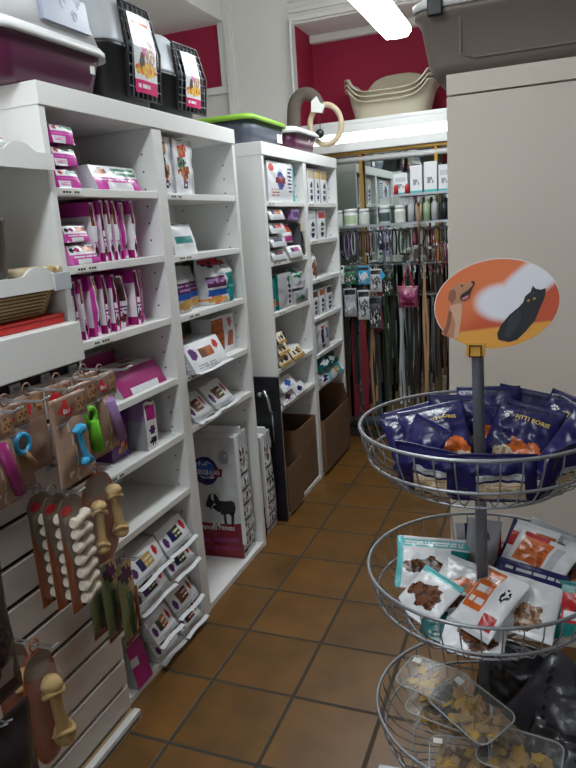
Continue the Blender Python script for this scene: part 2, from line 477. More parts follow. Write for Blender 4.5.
mb = MB(); mb.span(-.3, 0, gl(G0), 0, 1.288, 1.307, WHITE2, .003); mb.span(-.012, .015, gl(G0), 0, 1.197, 1.307, WHITE2, .003)
mb.span(-.3, .004, -.012, 0, 1.19, 1.289, WHITE2, .002); mb.span(-.02, 0, gl(G0), -.01, 1.176, 1.196, GROOVE_SHADE)
mb.build('header_box', gon)
MB().span(-.32, -.30, gl(G0), 0, 1.305, 1.93, PANEL).build('upper_back', gon)
MB().span(-.31, -.03, gl(G0)-.021, gl(G0)-.001, 0, 1.93, WHITE).build('end_panel', gon)
for zt in (1.455, 1.765):
    s = MB().span(-.3, -.006, gl(G0), 0, zt-.03, zt-.014, WHITE2, .002).build('shelf', gon)
    # scalloped lip
    poly = [(0, -.045)]
    poly = [(gl(G0), -.05), (0, -.05)]
    N = 60
    for i in range(N+1):
        y = 0+(gl(G0))*i/N
        ph = ((-y) % .245)/.245
        bump = .022*max(0, math.sin(PI*(ph-.28)/.44))**.8 if .28 < ph < .72 else 0
        poly.append((y, -.008+bump))
    L = MB(); L.prism([(a, zt+b) for a, b in poly], -.004, .004, WHITE2)
    o = L.build('scalloped_lip', s, rot=(0, 0, R(90)))
mb = MB(); mb.span(.004, .012, -.075, -.01, 1.40, 1.448, GREYP, .002); mb.build('price_holder', gon)
def hook(y, z, length=.2):
    mb = MB(); yy = gl(y)
    mb.box((.003, yy, z), (.008, .035, .022), WIRE, .002)
    for dy in (-.006, .006): mb.tube([(0, yy+dy, z), (length*.5, yy+dy, z-.002), (length-.02, yy+dy, z), (length, yy+dy, z+.012)], .0022, CHROME, 6)
    mb.build('peg_hook', gon)
HOOKS = [(1.045, 1.180, .2), (1.13, 1.180, .2), (1.235, 1.180, .2), (1.345, 1.180, .2), (1.455, 1.180, .2), (1.2, .93, .2), (1.315, .945, .2), (1.39, .648, .2), (1.015, .628, .22), (.785, .962, .3), (.785, .632, .3)]
for h in HOOKS: hook(*h)

# ------------------------------------------------------------------ right-hand cabinet
cab = thing('cabinet', 'tall plain cream cabinet behind the wire basket stand', 'cabinet', (-.30, 2.24, 0))
MB().span(0, 1.6, 0, .02, .06, 1.885, PANEL, .001).build('front_panel', cab)
MB().span(0, 1.6, -.002, .36, 1.89, 1.95, PANEL, .0015).build('top_board', cab)
MB().span(0, .02, .02, .36, .06, 1.888, PANEL).build('side_panel', cab)
MB().span(1.58, 1.6, .02, .36, .06, 1.888, PANEL).build('side_panel', cab)
MB().span(0, 1.6, .345, .36, .06, 1.888, PANEL).build('back_panel', cab)
MB().span(.0, 1.6, .008, .35, 0, .06, PANEL).build('plinth', cab)

# big plastic crate on it
cr = thing('pet_crate', 'large taupe plastic pet crate lying on top of the cream cabinet', 'pet crate', (-.035, 2.42, 1.951))
mb = MB()
rings = []
for z, w, d, r in ((0, .61, .36, .05), (.03, .645, .38, .05), (.155, .69, .42, .05), (.165, .72, .45, .05), (.18, .72, .45, .05)):
    rings.append(mb.rrect(w, d, r, z))
mb.loft(rings, TAUPE); mb.build('lower_shell', cr)
mb = MB()
mb.tube([(-.22, -.208, .15), (-.22, -.198, .05), (-.18, -.193, .035), (.18, -.193, .035), (.22, -.198, .05), (.22, -.208, .15)], .004, TAUPE, 6)
mb.build('moulded_rib', cr)
mb = MB(); rings = []
for z, w, d, r in ((.181, .73, .46, .05), (.20, .73, .46, .05), (.225, .66, .41, .06), (.33, .56, .34, .08)): rings.append(mb.rrect(w, d, r, z))
mb.loft(rings, WHITEP); mb.build('upper_shell', cr)
MB().box((-.29, -.232, .182), (.045, .02, .05), BLACKP, .004).build('latch', cr)

# ------------------------------------------------------------------ camera and daylight
f, yaw, pitch, roll = 655.014, .38161, .235695, -.068627
fw = Vector((-math.sin(yaw)*math.cos(pitch), math.cos(yaw)*math.cos(pitch), -math.sin(pitch)))
rt = Vector((math.cos(yaw), math.sin(yaw), 0)); up = rt.cross(fw)
r2 = rt*math.cos(roll)+up*math.sin(roll); u2 = -rt*math.sin(roll)+up*math.cos(roll)
cam = bpy.data.cameras.new('camera'); co = bpy.data.objects.new('camera', cam); C.objects.link(co)
cam.sensor_fit = 'VERTICAL'; cam.sensor_height = 36; cam.sensor_width = 27; cam.lens = f/768*36; cam.clip_start = .02
M = Matrix((r2, u2, -fw)).transposed().to_4x4(); M.translation = Vector((0, 0, 1.5275)); co.matrix_world = M
scene.camera = co
w = bpy.data.worlds.new('world'); scene.world = w; w.use_nodes = True
bgn = w.node_tree.nodes['Background']; bgn.inputs[0].default_value = (.82, .9, 1, 1); bgn.inputs[1].default_value = 3.2
scene.view_settings.view_transform = 'Standard'; scene.view_settings.look = 'None'; scene.view_settings.gamma = 1
scene.view_settings.use_curve_mapping = False
scene.view_settings.exposure = 0.0
# ------------------------------------------------------------------ goods on the shelving
RA = (0, 0, R(90))       # front turned to the aisle
e = .0012
def aisle(y, z, x): return (x, y, z+e)
def lf(label, cat, y0, y1, z, h, d, art, xf=-1.285, name='food_bag', group=None, tilt=0.0, rz=0.0, **k):
    w = y1-y0-.007
    h -= .003
    o, F = loaf(name, w, d, h, art, loc=(xf-d/2, (y0+y1)/2, z+e), rot=(0, tilt, R(90)+rz), **k)
    tag(o, label, cat, group); return o, F
def ph(label, cat, y0, y1, z, h, d, art, xf=-1.30, name='food_pouch', group=None, tilt=0.0, rz=0.0, **k):
    w = y1-y0
    o, F = pouch(name, w, h, d, art, loc=(xf-d/2, (y0+y1)/2, z+e), rot=(0, 0, R(90)+rz), **k)
    o.rotation_euler = (tilt, 0, R(90)+rz)
    tag(o, label, cat, group); return o, F

# --- near bookcase, first bay, top shelf
gp = 'pink wrapped trays stacked on the top shelf'
pst = {'front': ['white', ('r', .4, .78, 1, .96, 'green'), ('e', .18, .86, .1, .1, 'red'), ('r', 0, .36, 1, .68, 'pink'), ('t', .1, .44, .9, .6, 'lpink', 1), ('r', .55, .02, 1, .36, 'pink'), ('t', .08, .1, .5, .3, 'lpink', 3)], 'top': ['white', ('r', .35, 0, 1, .45, 'green'), ('e', .16, .25, .1, .2, 'red'), ('r', .38, .15, .95, .22, 'white'), ('r', 0, .5, 1, 1, 'pink')], '*': ['pink']}
for k, nm in enumerate(('lowest of the three', 'middle one of the three', 'topmost of the three')):
    lf('pink and white food pack in the corner stack, '+nm, 'pet food pack', 1.562, 1.668, 1.675+k*.0605, .054, .2, pst, xf=-1.275-.004*(k % 2), group=gp, bulge=.12, slope=.2, n=20, m=24)
lf('wide white and pink food pack lying on the top shelf', 'pet food pack', 1.745, 2.0, 1.675, .082, .2,
   {'front': ['pink', ('r', .25, .0, .8, .28, 'white'), ('t', .1, .34, .9, .46, 'white', 1), ('r', 0, .5, 1, 1, 'white'), ('r', .45, .6, .97, .92, 'green'), ('r', .5, .7, .92, .8, 'white'), ('b', .2, .76, .12, .16, 'brown', 'orange')], 'top': ['white', ('r', .3, .1, .95, .4, 'green'), ('r', .35, .18, .9, .26, 'white'), ('e', .15, .35, .09, .2, 'brown')],
    'left': ['lgrey', ('e', .28, .45, .15, .3, 'white'), ('e', .3, .45, .08, .2, 'black')], '*': ['lgrey']}, xf=-1.28, bulge=.12, slope=.4, n=30, m=24)
# --- upright packs, second and third shelf
def spine(v):
    return {'front': [['white', ('r', .55, 0, 1, 1, 'pink'), ('r', .05, .6, .42, .96, 'brown'), ('b', .3, .18, .25, .1, 'dbrown', 'black'), ('t', .08, .3, .5, .42, 'pink', 3)],
                      ['white', ('r', .58, 0, 1, 1, 'pink'), ('r', 0, 0, .1, 1, 'magenta'), ('r', .12, .5, .5, .97, 'dbrown'), ('b', .3, .16, .28, .11, 'brown', 'black'), ('t', .1, .28, .6, .4, 'purple', 2)],
                      ['white', ('r', 0, 0, .42, 1, 'pink'), ('r', .5, .6, .9, .97, 'tan'), ('b', .65, .2, .24, .1, 'dbrown', 'black'), ('r', .38, .03, .95, .12, 'lpink')]][v],
            'left': ['white', ('r', 0, .78, 1, 1, 'pink'), ('r', .3, .25, .75, .7, 'lgrey'), ('r', .34, .28, .71, .67, 'white'), ('t', .36, .35, .7, .62, 'grey', 5), ('r', .3, 0, 1, .14, 'magenta')], '*': ['pink']}
g1 = 'upright pink packs on the second shelf'
k = 0
for y0, y1, h, v, x in ((1.70, 1.738, .185, 0, -1.29), (1.742, 1.77, .19, 1, -1.285), (1.774, 1.808, .192, 0, -1.285), (1.812, 1.848, .19, 0, -1.287), (1.862, 1.905, .187, 2, -1.30), (1.912, 1.945, .19, 0, -1.29)):
    lf('upright pink food pack on the second shelf, %s from the left' % ORD[k], 'pet food pack', y0, y1, 1.458, h, .17, spine(v), xf=x, group=g1, bulge=.3, tilt=random.uniform(-.02, .02), n=10, m=30); k += 1
lp = {'front': ['pink', ('r', .2, 0, .7, .24, 'white'), ('t', .1, .32, .9, .44, 'white', 1), ('r', 0, .52, 1, 1, 'white'), ('r', .5, .62, .98, .92, 'dorange'), ('e', .12, .76, .07, .13, 'black'), ('e', .3, .76, .08, .12, 'magenta')], 'top': ['white', ('r', .45, .1, .98, .5, 'dorange'), ('e', .1, .3, .06, .2, 'black'), ('e', .26, .35, .08, .15, 'magenta'), ('t', .5, .2, .95, .45, 'white', 1)], '*': ['lpink']}
lf('pink and orange food pack lying on the second shelf, lower of two', 'pet food pack', 1.562, 1.692, 1.458, .06, .17, lp, xf=-1.265, bulge=.12, slope=.35, n=24, m=24, group='lying packs on the second shelf')
lf('pink and orange food pack lying on another pack, second shelf', 'pet food pack', 1.562, 1.674, 1.5235, .05, .15, lp, xf=-1.275, bulge=.12, slope=.35, n=24, m=24, group='lying packs on the second shelf')
lf('pink food pack standing behind the two lying ones, second shelf', 'pet food pack', 1.565, 1.69, 1.458, .178, .06, {'front': ['white', ('r', 0, .7, 1, 1, 'magenta'), ('r', .1, .3, .8, .66, 'lgrey'), ('r', .72, .2, .95, .66, 'dbrown')], '*': ['pink']}, xf=-1.455, bulge=.08)
g2 = 'upright pink packs on the third shelf'
k = 0
for y0, y1, h, v, x in ((1.562, 1.586, .18, 1, -1.285), (1.59, 1.618, .185, 0, -1.28), (1.640, 1.688, .19, 2, -1.283), (1.702, 1.735, .188, 1, -1.283), (1.745, 1.78, .185, 1, -1.28), (1.795, 1.868, .18, 1, -1.30), (1.875, 1.918, .19, 1, -1.284), (1.925, 1.955, .185, 2, -1.30)):
    lf('upright pink food pack on the third shelf, %s from the left' % ORD[k], 'pet food pack', y0, y1, 1.235, h, .17, spine(v), xf=x, group=g2, bulge=.3, tilt=random.uniform(-.02, .02), n=10, m=30); k += 1
# --- fourth and fifth shelf
mg = {'front': ['magenta', ('r', .25, .0, .8, .22, 'white'), ('t', .1, .3, .9, .6, 'dpink', 2)], 'top': ['white', ('e', .12, .3, .06, .16, 'brown'), ('e', .26, .3, .05, .16, 'dbrown'), ('r', .35, .15, .6, .3, 'red'), ('e', .78, .5, .16, .14, 'dred'), ('r', 0, .7, 1, 1, 'magenta')],
      'left': ['lgrey', ('r', 0, 0, .3, 1, 'lpink'), ('r', .3, .6, 1, .8, 'white')], '*': ['magenta']}
lf('magenta and white food bag lying on the fourth shelf', 'pet food bag', 1.735, 2.02, 1.01, .085, .2, mg, xf=-1.28, bulge=.12, slope=.6)
lf('magenta food bag lying behind another on the fourth shelf', 'pet food bag', 1.78, 2.02, 1.01, .12, .06, mg, xf=-1.495, bulge=.12)
lf('grey purple food bag standing on the fifth shelf', 'pet food bag', 1.83, 1.91, .795, .175, .13, {'front': ['white', ('e', .5, .42, .26, .1, 'purple'), ('r', .15, .62, .85, .95, 'magenta'), ('b', .5, .17, .3, .08, 'black', 'dgrey')],
   'left': ['grey', ('r', 0, .6, 1, 1, 'lilac')], 'right': ['purple', ('b', .5, .2, .4, .1, 'lgrey', 'purple')], '*': ['lilac']}, xf=-1.275, bulge=.1, waist=.02, m=16)
lf('purple food bag at the back of the fifth shelf', 'pet food bag', 1.70, 1.82, .795, .16, .12, {'front': ['purple', ('b', .6, .2, .3, .15, 'orange', 'brown')], '*': ['purple']}, xf=-1.33, bulge=.1)
# --- bottom two shelves: white bags with folded bottoms towards the aisle
def wbag(c1, c2):
    return {'front': ['white', ('e', .14, .46, .07, .2, 'purple'), ('e', .84, .62, .065, .19, 'red'), ('r', .28, .34, .68, .78, c1), ('r', .28, .34, .42, .78, c2), ('t', .45, .42, .66, .7, 'cream', 2), ('r', 0, 0, 1, .2, 'lgrey'), ('t', .3, .03, .7, .17, 'grey', 1)],
            'left': ['lgrey', ('t', .1, .2, .9, .8, 'grey', 5)], 'top': ['lgrey'], '*': ['silver']}
def lipped(o, w, h):
    """folded seam that sticks out along the lower front edge of a lying bag"""
    mb = MB(); n = 12; r1 = []; r2_ = []
    for i in range(n+1):
        u = i/n; q = .0025*math.sin(u*7+w*70)
        r1.append(Vector(((u-.5)*w*.99, q*.4, .006+q))); r2_.append(Vector(((u-.5)*w*.98, -.017+q, .5*q+.002)))
    yb = -o['dd']/2-.003
    rings = []
    mb.loft([[p+Vector((0, yb, .0)) for p in r1], [p+Vector((0, yb, 0)) for p in r2_]], P('white'), closed=False, caps=False)
    mb.build('bottom_seam', o)
def wb(label, y0, y1, z, h, c1, c2, xf, d=.24, slope=.55, group=None, sq=.02, rz=0.0):
    o, F = lf(label, 'pet food bag', y0, y1, z, h, d, wbag(c1, c2), xf=xf, slope=slope, bulge=.16, waist=-sq*1.5, group=group, n=56, m=40, seed=random.uniform(0, 60), rz=rz)
    o['dd'] = d; lipped(o, y1-y0, h); del o['dd']
    return o
gb = 'white food bags on the two bottom shelves of the first bay'
wb('white food bag with green label, lower left on the shelf above the bottom', 1.62, 1.845, .281, .098, 'dgreen', 'purple', -1.245, group=gb)
wb('white food bag with green label, lower right on the shelf above the bottom', 1.852, 2.04, .281, .09, 'dgreen', 'navy', -1.25, group=gb)
wb('white food bag with dark label, upper left on the shelf above the bottom', 1.60, 1.825, .389, .095, 'gold', 'navy', -1.235, group=gb, rz=.03)
wb('white food bag with dark label, upper right on the shelf above the bottom', 1.838, 2.035, .381, .1, 'dgreen', 'navy', -1.25, group=gb)
wb('white food bag with red label, lower left on the bottom shelf', 1.715, 1.875, .026, .085, 'dred', 'brown', -1.255, group=gb)
wb('white food bag with red label, lower right on the bottom shelf', 1.88, 2.045, .026, .088, 'dred', 'dbrown', -1.25, group=gb)
wb('white food bag with salmon label, upper left on the bottom shelf', 1.688, 1.842, .118, .095, 'dorange', 'dgreen', -1.235, group=gb)
wb('white food bag with brown label, upper right on the bottom shelf', 1.85, 2.035, .122, .1, 'dred', 'brown', -1.25, group=gb)
lf('grey food bag with pink panel standing at the left end of the bottom shelf', 'pet food bag', 1.575, 1.675, .026, .19, .2, {'front': ['magenta', ('r', 0, .45, .35, .62, 'lgrey'), ('t', .5, .3, .9, .6, 'dpink', 3), ('r', .0, .82, 1, 1, 'silver')], 'left': ['silver', ('t', .2, .2, .8, .6, 'grey', 4)], '*': ['silver']}, xf=-1.255, bulge=.06, slope=.2, m=12)

# --- near bookcase, second bay
dogart = lambda a, b: {'front': ['white', ('b', .38, .78, .22, .14, a, 'tan'), ('b', .45, .42, .26, .16, b, 'orange'), ('b', .3, .58, .2, .1, 'black', 'green'), ('e', .5, .16, .17, .06, 'purple'), ('e', .5, .16, .09, .03, 'white'), ('r', .85, 0, 1, 1, 'lgrey')], 'left': ['lgrey'], '*': ['white']}
lf('tall white food carton with dog pictures, left of two on the top shelf', 'pet food pack', 2.122, 2.212, 1.672, .2, .12, dogart('brown', 'dbrown'), xf=-1.285, bulge=.04, m=22, waist=.01)
lf('tall white food carton with dog pictures, right of two on the top shelf', 'pet food pack', 2.222, 2.37, 1.672, .2, .12, dogart('red', 'brown'), xf=-1.283, bulge=.05, m=22, n=14, waist=-.03)
lf('small white and teal food pack alone on its shelf', 'pet food pack', 2.165, 2.355, 1.45, .118, .14, {'front': ['white', ('r', .1, .3, .9, .62, 'teal'), ('r', 0, .95, 1, 1, 'lgrey')], 'top': ['white', ('b', .3, .3, .14, .3, 'black', 'white'), ('r', .6, .1, .95, .6, 'lteal')], 'left': ['lgrey'], '*': ['white']}, xf=-1.28, bulge=.12, slope=.28, n=16, m=12)
kit = lambda c: ['silver', ('r', .15, .42, .85, .62, 'plum'), ('t', .2, .45, .8, .6, 'lilac', 2), ('r', .15, .27, .85, .4, 'blue'), ('b', .5, .16, .36, .12, 'gold', 'tan'), ('t', .25, .7, .75, .85, 'grey', 3), ('r', 0, 0, .12, 1, c)]
ph('silver food pouch with plum and blue label, left of three on the shelf', 'pet food pouch', 2.135, 2.30, 1.228, .178, .09, kit('silver'), xf=-1.29, stand=True, nu=14, nv=22)
ph('silver food pouch with plum and blue label, squeezed between two others', 'pet food pouch', 2.30, 2.42, 1.228, .17, .08, kit('lgrey'), xf=-1.33, stand=True, nu=14, nv=22)
ph('crumpled white and green food pouch, right of three on the shelf', 'pet food pouch', 2.405, 2.655, 1.228, .195, .11, ['lgrey', ('r', .62, 0, 1, .62, 'teal'), ('r', .1, .38, .56, .6, 'plum'), ('t', .12, .42, .54, .58, 'lilac', 2), ('r', .1, .2, .6, .34, 'blue'), ('b', .35, .1, .25, .09, 'gold', 'orange'), ('b', .4, .88, .35, .08, 'red', 'navy'), ('r', .65, .3, .95, .36, 'lteal')], xf=-1.275, stand=True, nu=18, nv=22, wr=.014, rz=-.12)
obag = {'front': ['white', ('e', .14, .62, .09, .2, 'purple'), ('r', .3, .4, .66, .75, 'dorange'), ('r', .3, .4, .45, .75, 'brown'), ('e', .82, .72, .08, .16, 'red'), ('t', .15, .06, .6, .24, 'grey', 2)], 'left': ['silver', ('b', .4, .5, .2, .2, 'lgrey', 'dgrey'), ('t', .6, .1, .95, .9, 'white', 6)], 'top': ['lgrey', ('b', .5, .6, .3, .2, 'orange', 'dorange')], '*': ['silver']}
o, F = lf('big white food bag with orange label lying on the fourth shelf', 'pet food bag', 2.13, 2.432, 1.0, .115, .24, obag, xf=-1.225, bulge=.12, slope=.5, n=30, m=24)
o['dd'] = .24; lipped(o, .30, .1); del o['dd']
lf('white food pack with orange panel standing behind the lying bag', 'pet food pack', 2.445, 2.675, 1.0, .17, .1, {'front': ['white', ('r', .0, .12, .52, .96, 'dorange'), ('t', .05, .3, .5, .9, 'orange', 9), ('e', .78, .78, .1, .12, 'red'), ('r', .66, .15, .92, .55, 'dorange')], '*': ['white']}, xf=-1.315, bulge=.04, n=20, m=20)
wb('white food bag with red label leaning on the fifth shelf', 2.15, 2.33, .795, .1, 'dred', 'brown', -1.255, slope=.9)
wb('white food bag with dark label, right one on the fifth shelf', 2.335, 2.535, .795, .105, 'dgreen', 'brown', -1.262, slope=.8)
lf('dark orange food bag behind the white bags on the fifth shelf', 'pet food bag', 2.16, 2.4, .795, .1, .05, {'*': ['dbrown', ('b', .5, .5, .3, .3, 'dorange', 'brown')]}, xf=-1.512)

# --- tall dog food sack in the open bottom bay, second sack in the gap
def sack(loc, rz, label, full=True):
    w, h, d = .275, (.60 if full else .53), .155
    art = {'front': ['lgrey', ('r', 0, .0, 1, .29, 'dred'), ('t', .08, .03, .9, .2, 'dpink', 6)],
           'right': ['lgrey']+[('r', 0, .05+.125*i, 1, .055+.125*i, 'dgrey') for i in range(7)]+[('b', .5, .11+.125*i, .46, .035, 'white', 'dgrey') for i in range(7)]+[('b', .6, .8, .3, .05, 'brown', 'white')], 'left': ['lgrey'], '*': ['white']}
    o, F = loaf('food_sack', w, d, h, art, loc=loc, rot=(0, 0, rz), bulge=.1, n=30, m=48, wr=.006, seed=4)
    tag(o, label, 'pet food sack')
    # crimped seam along the front right corner and the top edge
    MB().box((w/2+.004, -d/2-.002, h*.56), (.02, .005, h*.86), P('white'), .002).build('corner_seam', o)
    MB().box((0, 0, h+.004), (w*.98, .02, .05), P('white'), .006).build('folded_top', o)
    if not full: return o
    def flat(poly, m, name, off=.0, parent=o, u0=.5, v0=.5):
        mb = MB(); bm = mb.bm
        # fan of quads would cut corners on a bulging bag, so the outline is filled and every vertex is laid on the bag
        t = bmesh.new(); t.faces.new([t.verts.new((x, y, 0)) for x, y in poly])
        bmesh.ops.triangulate(t, faces=t.faces[:])
        for v in t.verts: v.co = F(v.co.x, v.co.y, u0, v0)+Vector((0, -off, 0))
        mb._merge(t, m)
        return mb.build(name, parent)
    ell = lambda cx, cy, rx, ry, n=28: [(cx+rx*math.cos(2*PI*i/n), cy+ry*math.sin(2*PI*i/n)) for i in range(n)]
    em = flat(ell(-.022, .137, .066, .07), P('navy'), 'emblem')
    flat(ell(-.022, .150, .046, .044), P('blue'), 'emblem_disc', .0008, em)
    flat([(-.102, .112), (.06, .112), (.066, .150), (-.098, .148)], P('dred'), 'emblem_band', .0016, em)
    G = lambda dx, dy, off: (lambda x, y: F(x+dx, y+dy)+Vector((0, -off, 0)))
    write('SCIENCE PLAN', .034, P('white'), em, G(-.018, .131, .0024), 'emblem_lettering', bold=.0004, squeeze=.62)
    write("Hill's", .032, P('white'), em, G(-.022, .174, .0018), 'emblem_lettering', bold=.0004)
    write('Advanced Fitness', .043, P('white'), o, G(-.005, -.147, .0006), 'lettering', squeeze=.70, bold=.0003)
    flat(ell(.075, .205, .026, .034), P('grey'), 'round_picture'); 
    # standing black and white spaniel
    dg = [(-.052, .02), (-.045, .038), (-.03, .045), (-.012, .04), (0, .026), (.008, .012), (.04, .01), (.066, .014), (.082, .004), (.086, -.02), (.08, -.04), (.074, -.05), (.068, -.1), (.056, -.1), (.06, -.06), (.05, -.05), (.04, -.052), (.034, -.05), (.036, -.1), (.022, -.1), (.02, -.052), (.0, -.056), (-.002, -.112), (-.018, -.112), (-.016, -.07), (-.03, -.112), (-.04, -.112), (-.034, -.05), (-.04, -.03), (-.056, -.02), (-.066, -.02), (-.064, .0)]
    dd = flat([(x*1.0+.03, y*1.08-.02) for x, y in dg], P('black'), 'dog_picture', .0008)
    flat([(x*1.0+.03, y*1.08-.02) for x, y in [(-.036, -.02), (-.02, .0), (.002, -.012), (.01, -.05), (0, -.056), (-.002, -.11), (-.018, -.11), (-.016, -.07), (-.03, -.11), (-.04, -.11), (-.034, -.05)]], P('lgrey'), 'white_chest', .0016, dd)
    flat([(x*1.0+.03, y*1.08-.02) for x, y in [(-.032, .04), (-.022, .042), (-.02, .012), (-.03, .006), (-.036, .014)]], P('lgrey'), 'white_blaze', .0016, dd)
    return o
sack((-1.418, 2.565, .028), R(4), 'tall white dog food sack with a spaniel picture standing in the bottom bay')
o = sack((-1.425, 2.86, .002), R(3), 'tall white food sack standing in the gap between the two bookcases', False)
# --- black board with chrome handle leaning beside it
t = thing('black_door_panel', 'narrow black panel with a bent chrome handle at the far bookcase end', 'panel', (-1.42, 2.972, 0))
MB().span(-.17, .172, 0, .022, .0, .79, BLACKM, .004).build('panel', t)
MB().tube([(.105, -.002, .72), (.105, -.03, .725), (.125, -.034, .69), (.138, -.034, .62), (.138, -.002, .60)], .007, CHROME, 8).build('handle', t)
MB().tube([(.131, -.004, .60), (.131, -.004, .45)], .004, CHROME, 8).build('hinge_rod', t)
mb = MB(); mb.lathe([(.012, 0), (.014, .012), (.008, .02), (0, .021)], CHROME, 16); mb.build('knob', t, (0.072, -.0, .70), (R(90), 0, 0))

# ------------------------------------------------------------------ far bookcase
g = 'far bookcase goods'
o, F = lf('big white food bag with blue oval emblem on the far bookcase', 'pet food bag', 3.085, 3.47, 1.652, .2, .14, {'front': ['white', ('e', .42, .52, .14, .24, 'blue'), ('e', .42, .52, .1, .18, 'purple'), ('r', .24, .46, .6, .6, 'dred'), ('e', .14, .85, .09, .1, 'red'), ('t', .1, .1, .36, .32, 'red', 3), ('t', .7, .2, .9, .9, 'navy', 7), ('r', .94, 0, 1, 1, 'lteal')], 'left': ['lgrey', ('r', .2, .05, .8, .3, 'red'), ('e', .5, .6, .3, .1, 'navy'), ('e', .5, .9, .3, .06, 'dgrey')], '*': ['white']}, xf=-1.27, bulge=.1, n=44, m=40)
lf('teal food pack beside the big white bag on the far bookcase', 'pet food pack', 3.485, 3.57, 1.652, .19, .13, {'front': ['teal', ('r', .2, .05, .9, .35, 'brown')], '*': ['teal']}, xf=-1.33, bulge=.08)
srt = lambda c: {'front': ['lgrey', ('r', 0, .5, 1, 1, 'white'), ('e', .3, .7, .14, .2, 'navy'), ('r', .45, .55, .8, .85, c)], 'top': ['white', ('b', .5, .3, .3, .2, c, 'orange')], 'left': ['grey'], '*': ['lgrey']}
for k, c in enumerate(('dred', 'navy', 'red', 'dorange')):
    lf('small white food bag, left stack of the far bookcase, %s from bottom' % ORD[k], 'pet food bag', 3.055, 3.265, 1.363+k*.0665, .056, .16, srt(c), xf=-1.255, bulge=.14, slope=.4, group='small bags stacked at the left of the far bookcase')
lf('white food bag with pink label lying in the middle of the far bookcase', 'pet food bag', 3.28, 3.50, 1.362, .065, .16, srt('magenta'), xf=-1.25, bulge=.14, slope=.4)
ph('food pouch with red and green label propped on a lying bag', 'pet food pouch', 3.275, 3.455, 1.438, .11, .06, ['lgrey', ('b', .5, .68, .4, .2, 'red', 'orange'), ('r', .1, .36, .9, .5, 'white'), ('r', .15, .05, .85, .3, 'magenta'), ('r', .05, .88, .95, 1, 'grey')], xf=-1.28, stand=True, tilt=-.15)
lf('tilted lilac carton on top of the crowded far shelf', 'pet food pack', 3.385, 3.50, 1.557, .06, .1, {'front': ['lilac', ('r', .1, .2, .9, .8, 'purple')], '*': ['lilac']}, xf=-1.27, bulge=.02)
lf('dark pack under the tilted lilac carton', 'pet food pack', 3.508, 3.572, 1.362, .18, .12, {'front': ['black', ('r', 0, .78, 1, .95, 'beige'), ('b', .5, .3, .4, .2, 'brown', 'dgrey'), ('b', .5, .6, .3, .1, 'white', 'black')], '*': ['dgrey']}, xf=-1.27, bulge=.08)
lf('tall grey food pack with a teal side on the far bookcase', 'pet food pack', 3.12, 3.325, 1.108, .185, .13, {'front': ['silver', ('r', .62, 0, 1, 1, 'lgrey'), ('e', .8, .62, .1, .06, 'black'), ('e', .8, .46, .1, .06, 'black'), ('e', .8, .3, .1, .06, 'dbrown'), ('e', .8, .15, .1, .06, 'black'), ('b', .78, .82, .12, .08, 'green', 'teal')], 'left': ['teal', ('b', .5, .2, .4, .15, 'dorange', 'white')], '*': ['silver']}, xf=-1.27, bulge=.05, n=16, m=20)
lf('teal and brown food pack at the left end of the far bookcase', 'pet food pack', 3.04, 3.115, 1.108, .17, .12, {'front': ['teal', ('b', .5, .2, .4, .14, 'orange', 'white')], '*': ['dteal']}, xf=-1.28, bulge=.08)
lf('silver food bag lying beside the tall grey pack, lower of two', 'pet food bag', 3.345, 3.565, 1.108, .075, .16, {'front': ['grey', ('t', .1, .2, .6, .8, 'green', 4)], '*': ['silver']}, xf=-1.26, bulge=.15)
ph('crumpled white and green food bag propped on the silver bag', 'pet food bag', 3.345, 3.565, 1.19, .11, .1, ['lgrey', ('r', 0, .75, .5, 1, 'teal'), ('b', .5, .6, .3, .12, 'green', 'navy'), ('r', .3, .1, .8, .3, 'grey')], xf=-1.265, stand=True, wr=.012)
bsh = lambda c: {'front': ['cream', ('r', 0, 0, 1, .25, 'gold'), ('e', .25, .6, .1, .2, 'navy'), ('b', .6, .6, .2, .2, c, 'black')], 'top': ['white'], 'left': ['dgrey'], '*': ['lgrey']}
for k, c in enumerate(('brown', 'gold', 'dgrey')):
    lf('small cream food bag, left pile of the fourth far shelf, %s from bottom' % ORD[k], 'pet food bag', 3.05, 3.23-.03*k, .818+k*.062, .056, .15, bsh(c), xf=-1.255, bulge=.12, slope=.5, group='small bags piled on the fourth far shelf')
lf('small cream food bag with gold edge lying right of the pile', 'pet food bag', 3.24, 3.43, .818, .065, .15, bsh('tan'), xf=-1.252, bulge=.12, slope=.6)
lf('dark purple carton at the back of the fourth far shelf', 'carton', 3.28, 3.54, .818, .11, .08, {'*': ['dnavy']}, xf=-1.42, bulge=.02)
wcl = lambda c: {'front': ['white', ('e', .5, .5, .18, .2, c), ('r', .2, .1, .8, .2, 'lgrey')], 'top': ['white', ('b', .4, .4, .2, .2, c, 'lteal')], 'left': ['lgrey'], '*': ['white']}
lf('white food bag with lilac emblem, lower left on the lowest far shelf', 'pet food bag', 3.05, 3.24, .615, .06, .15, wcl('purple'), xf=-1.25, bulge=.14, slope=.7)
lf('white food bag lying lower right on the lowest far shelf', 'pet food bag', 3.25, 3.43, .615, .055, .15, wcl('navy'), xf=-1.255, bulge=.14, slope=.7)
lf('white food bag with blue emblem on top of the lowest far pile', 'pet food bag', 3.06, 3.27, .683, .065, .15, wcl('blue'), xf=-1.25, bulge=.14, slope=.8)
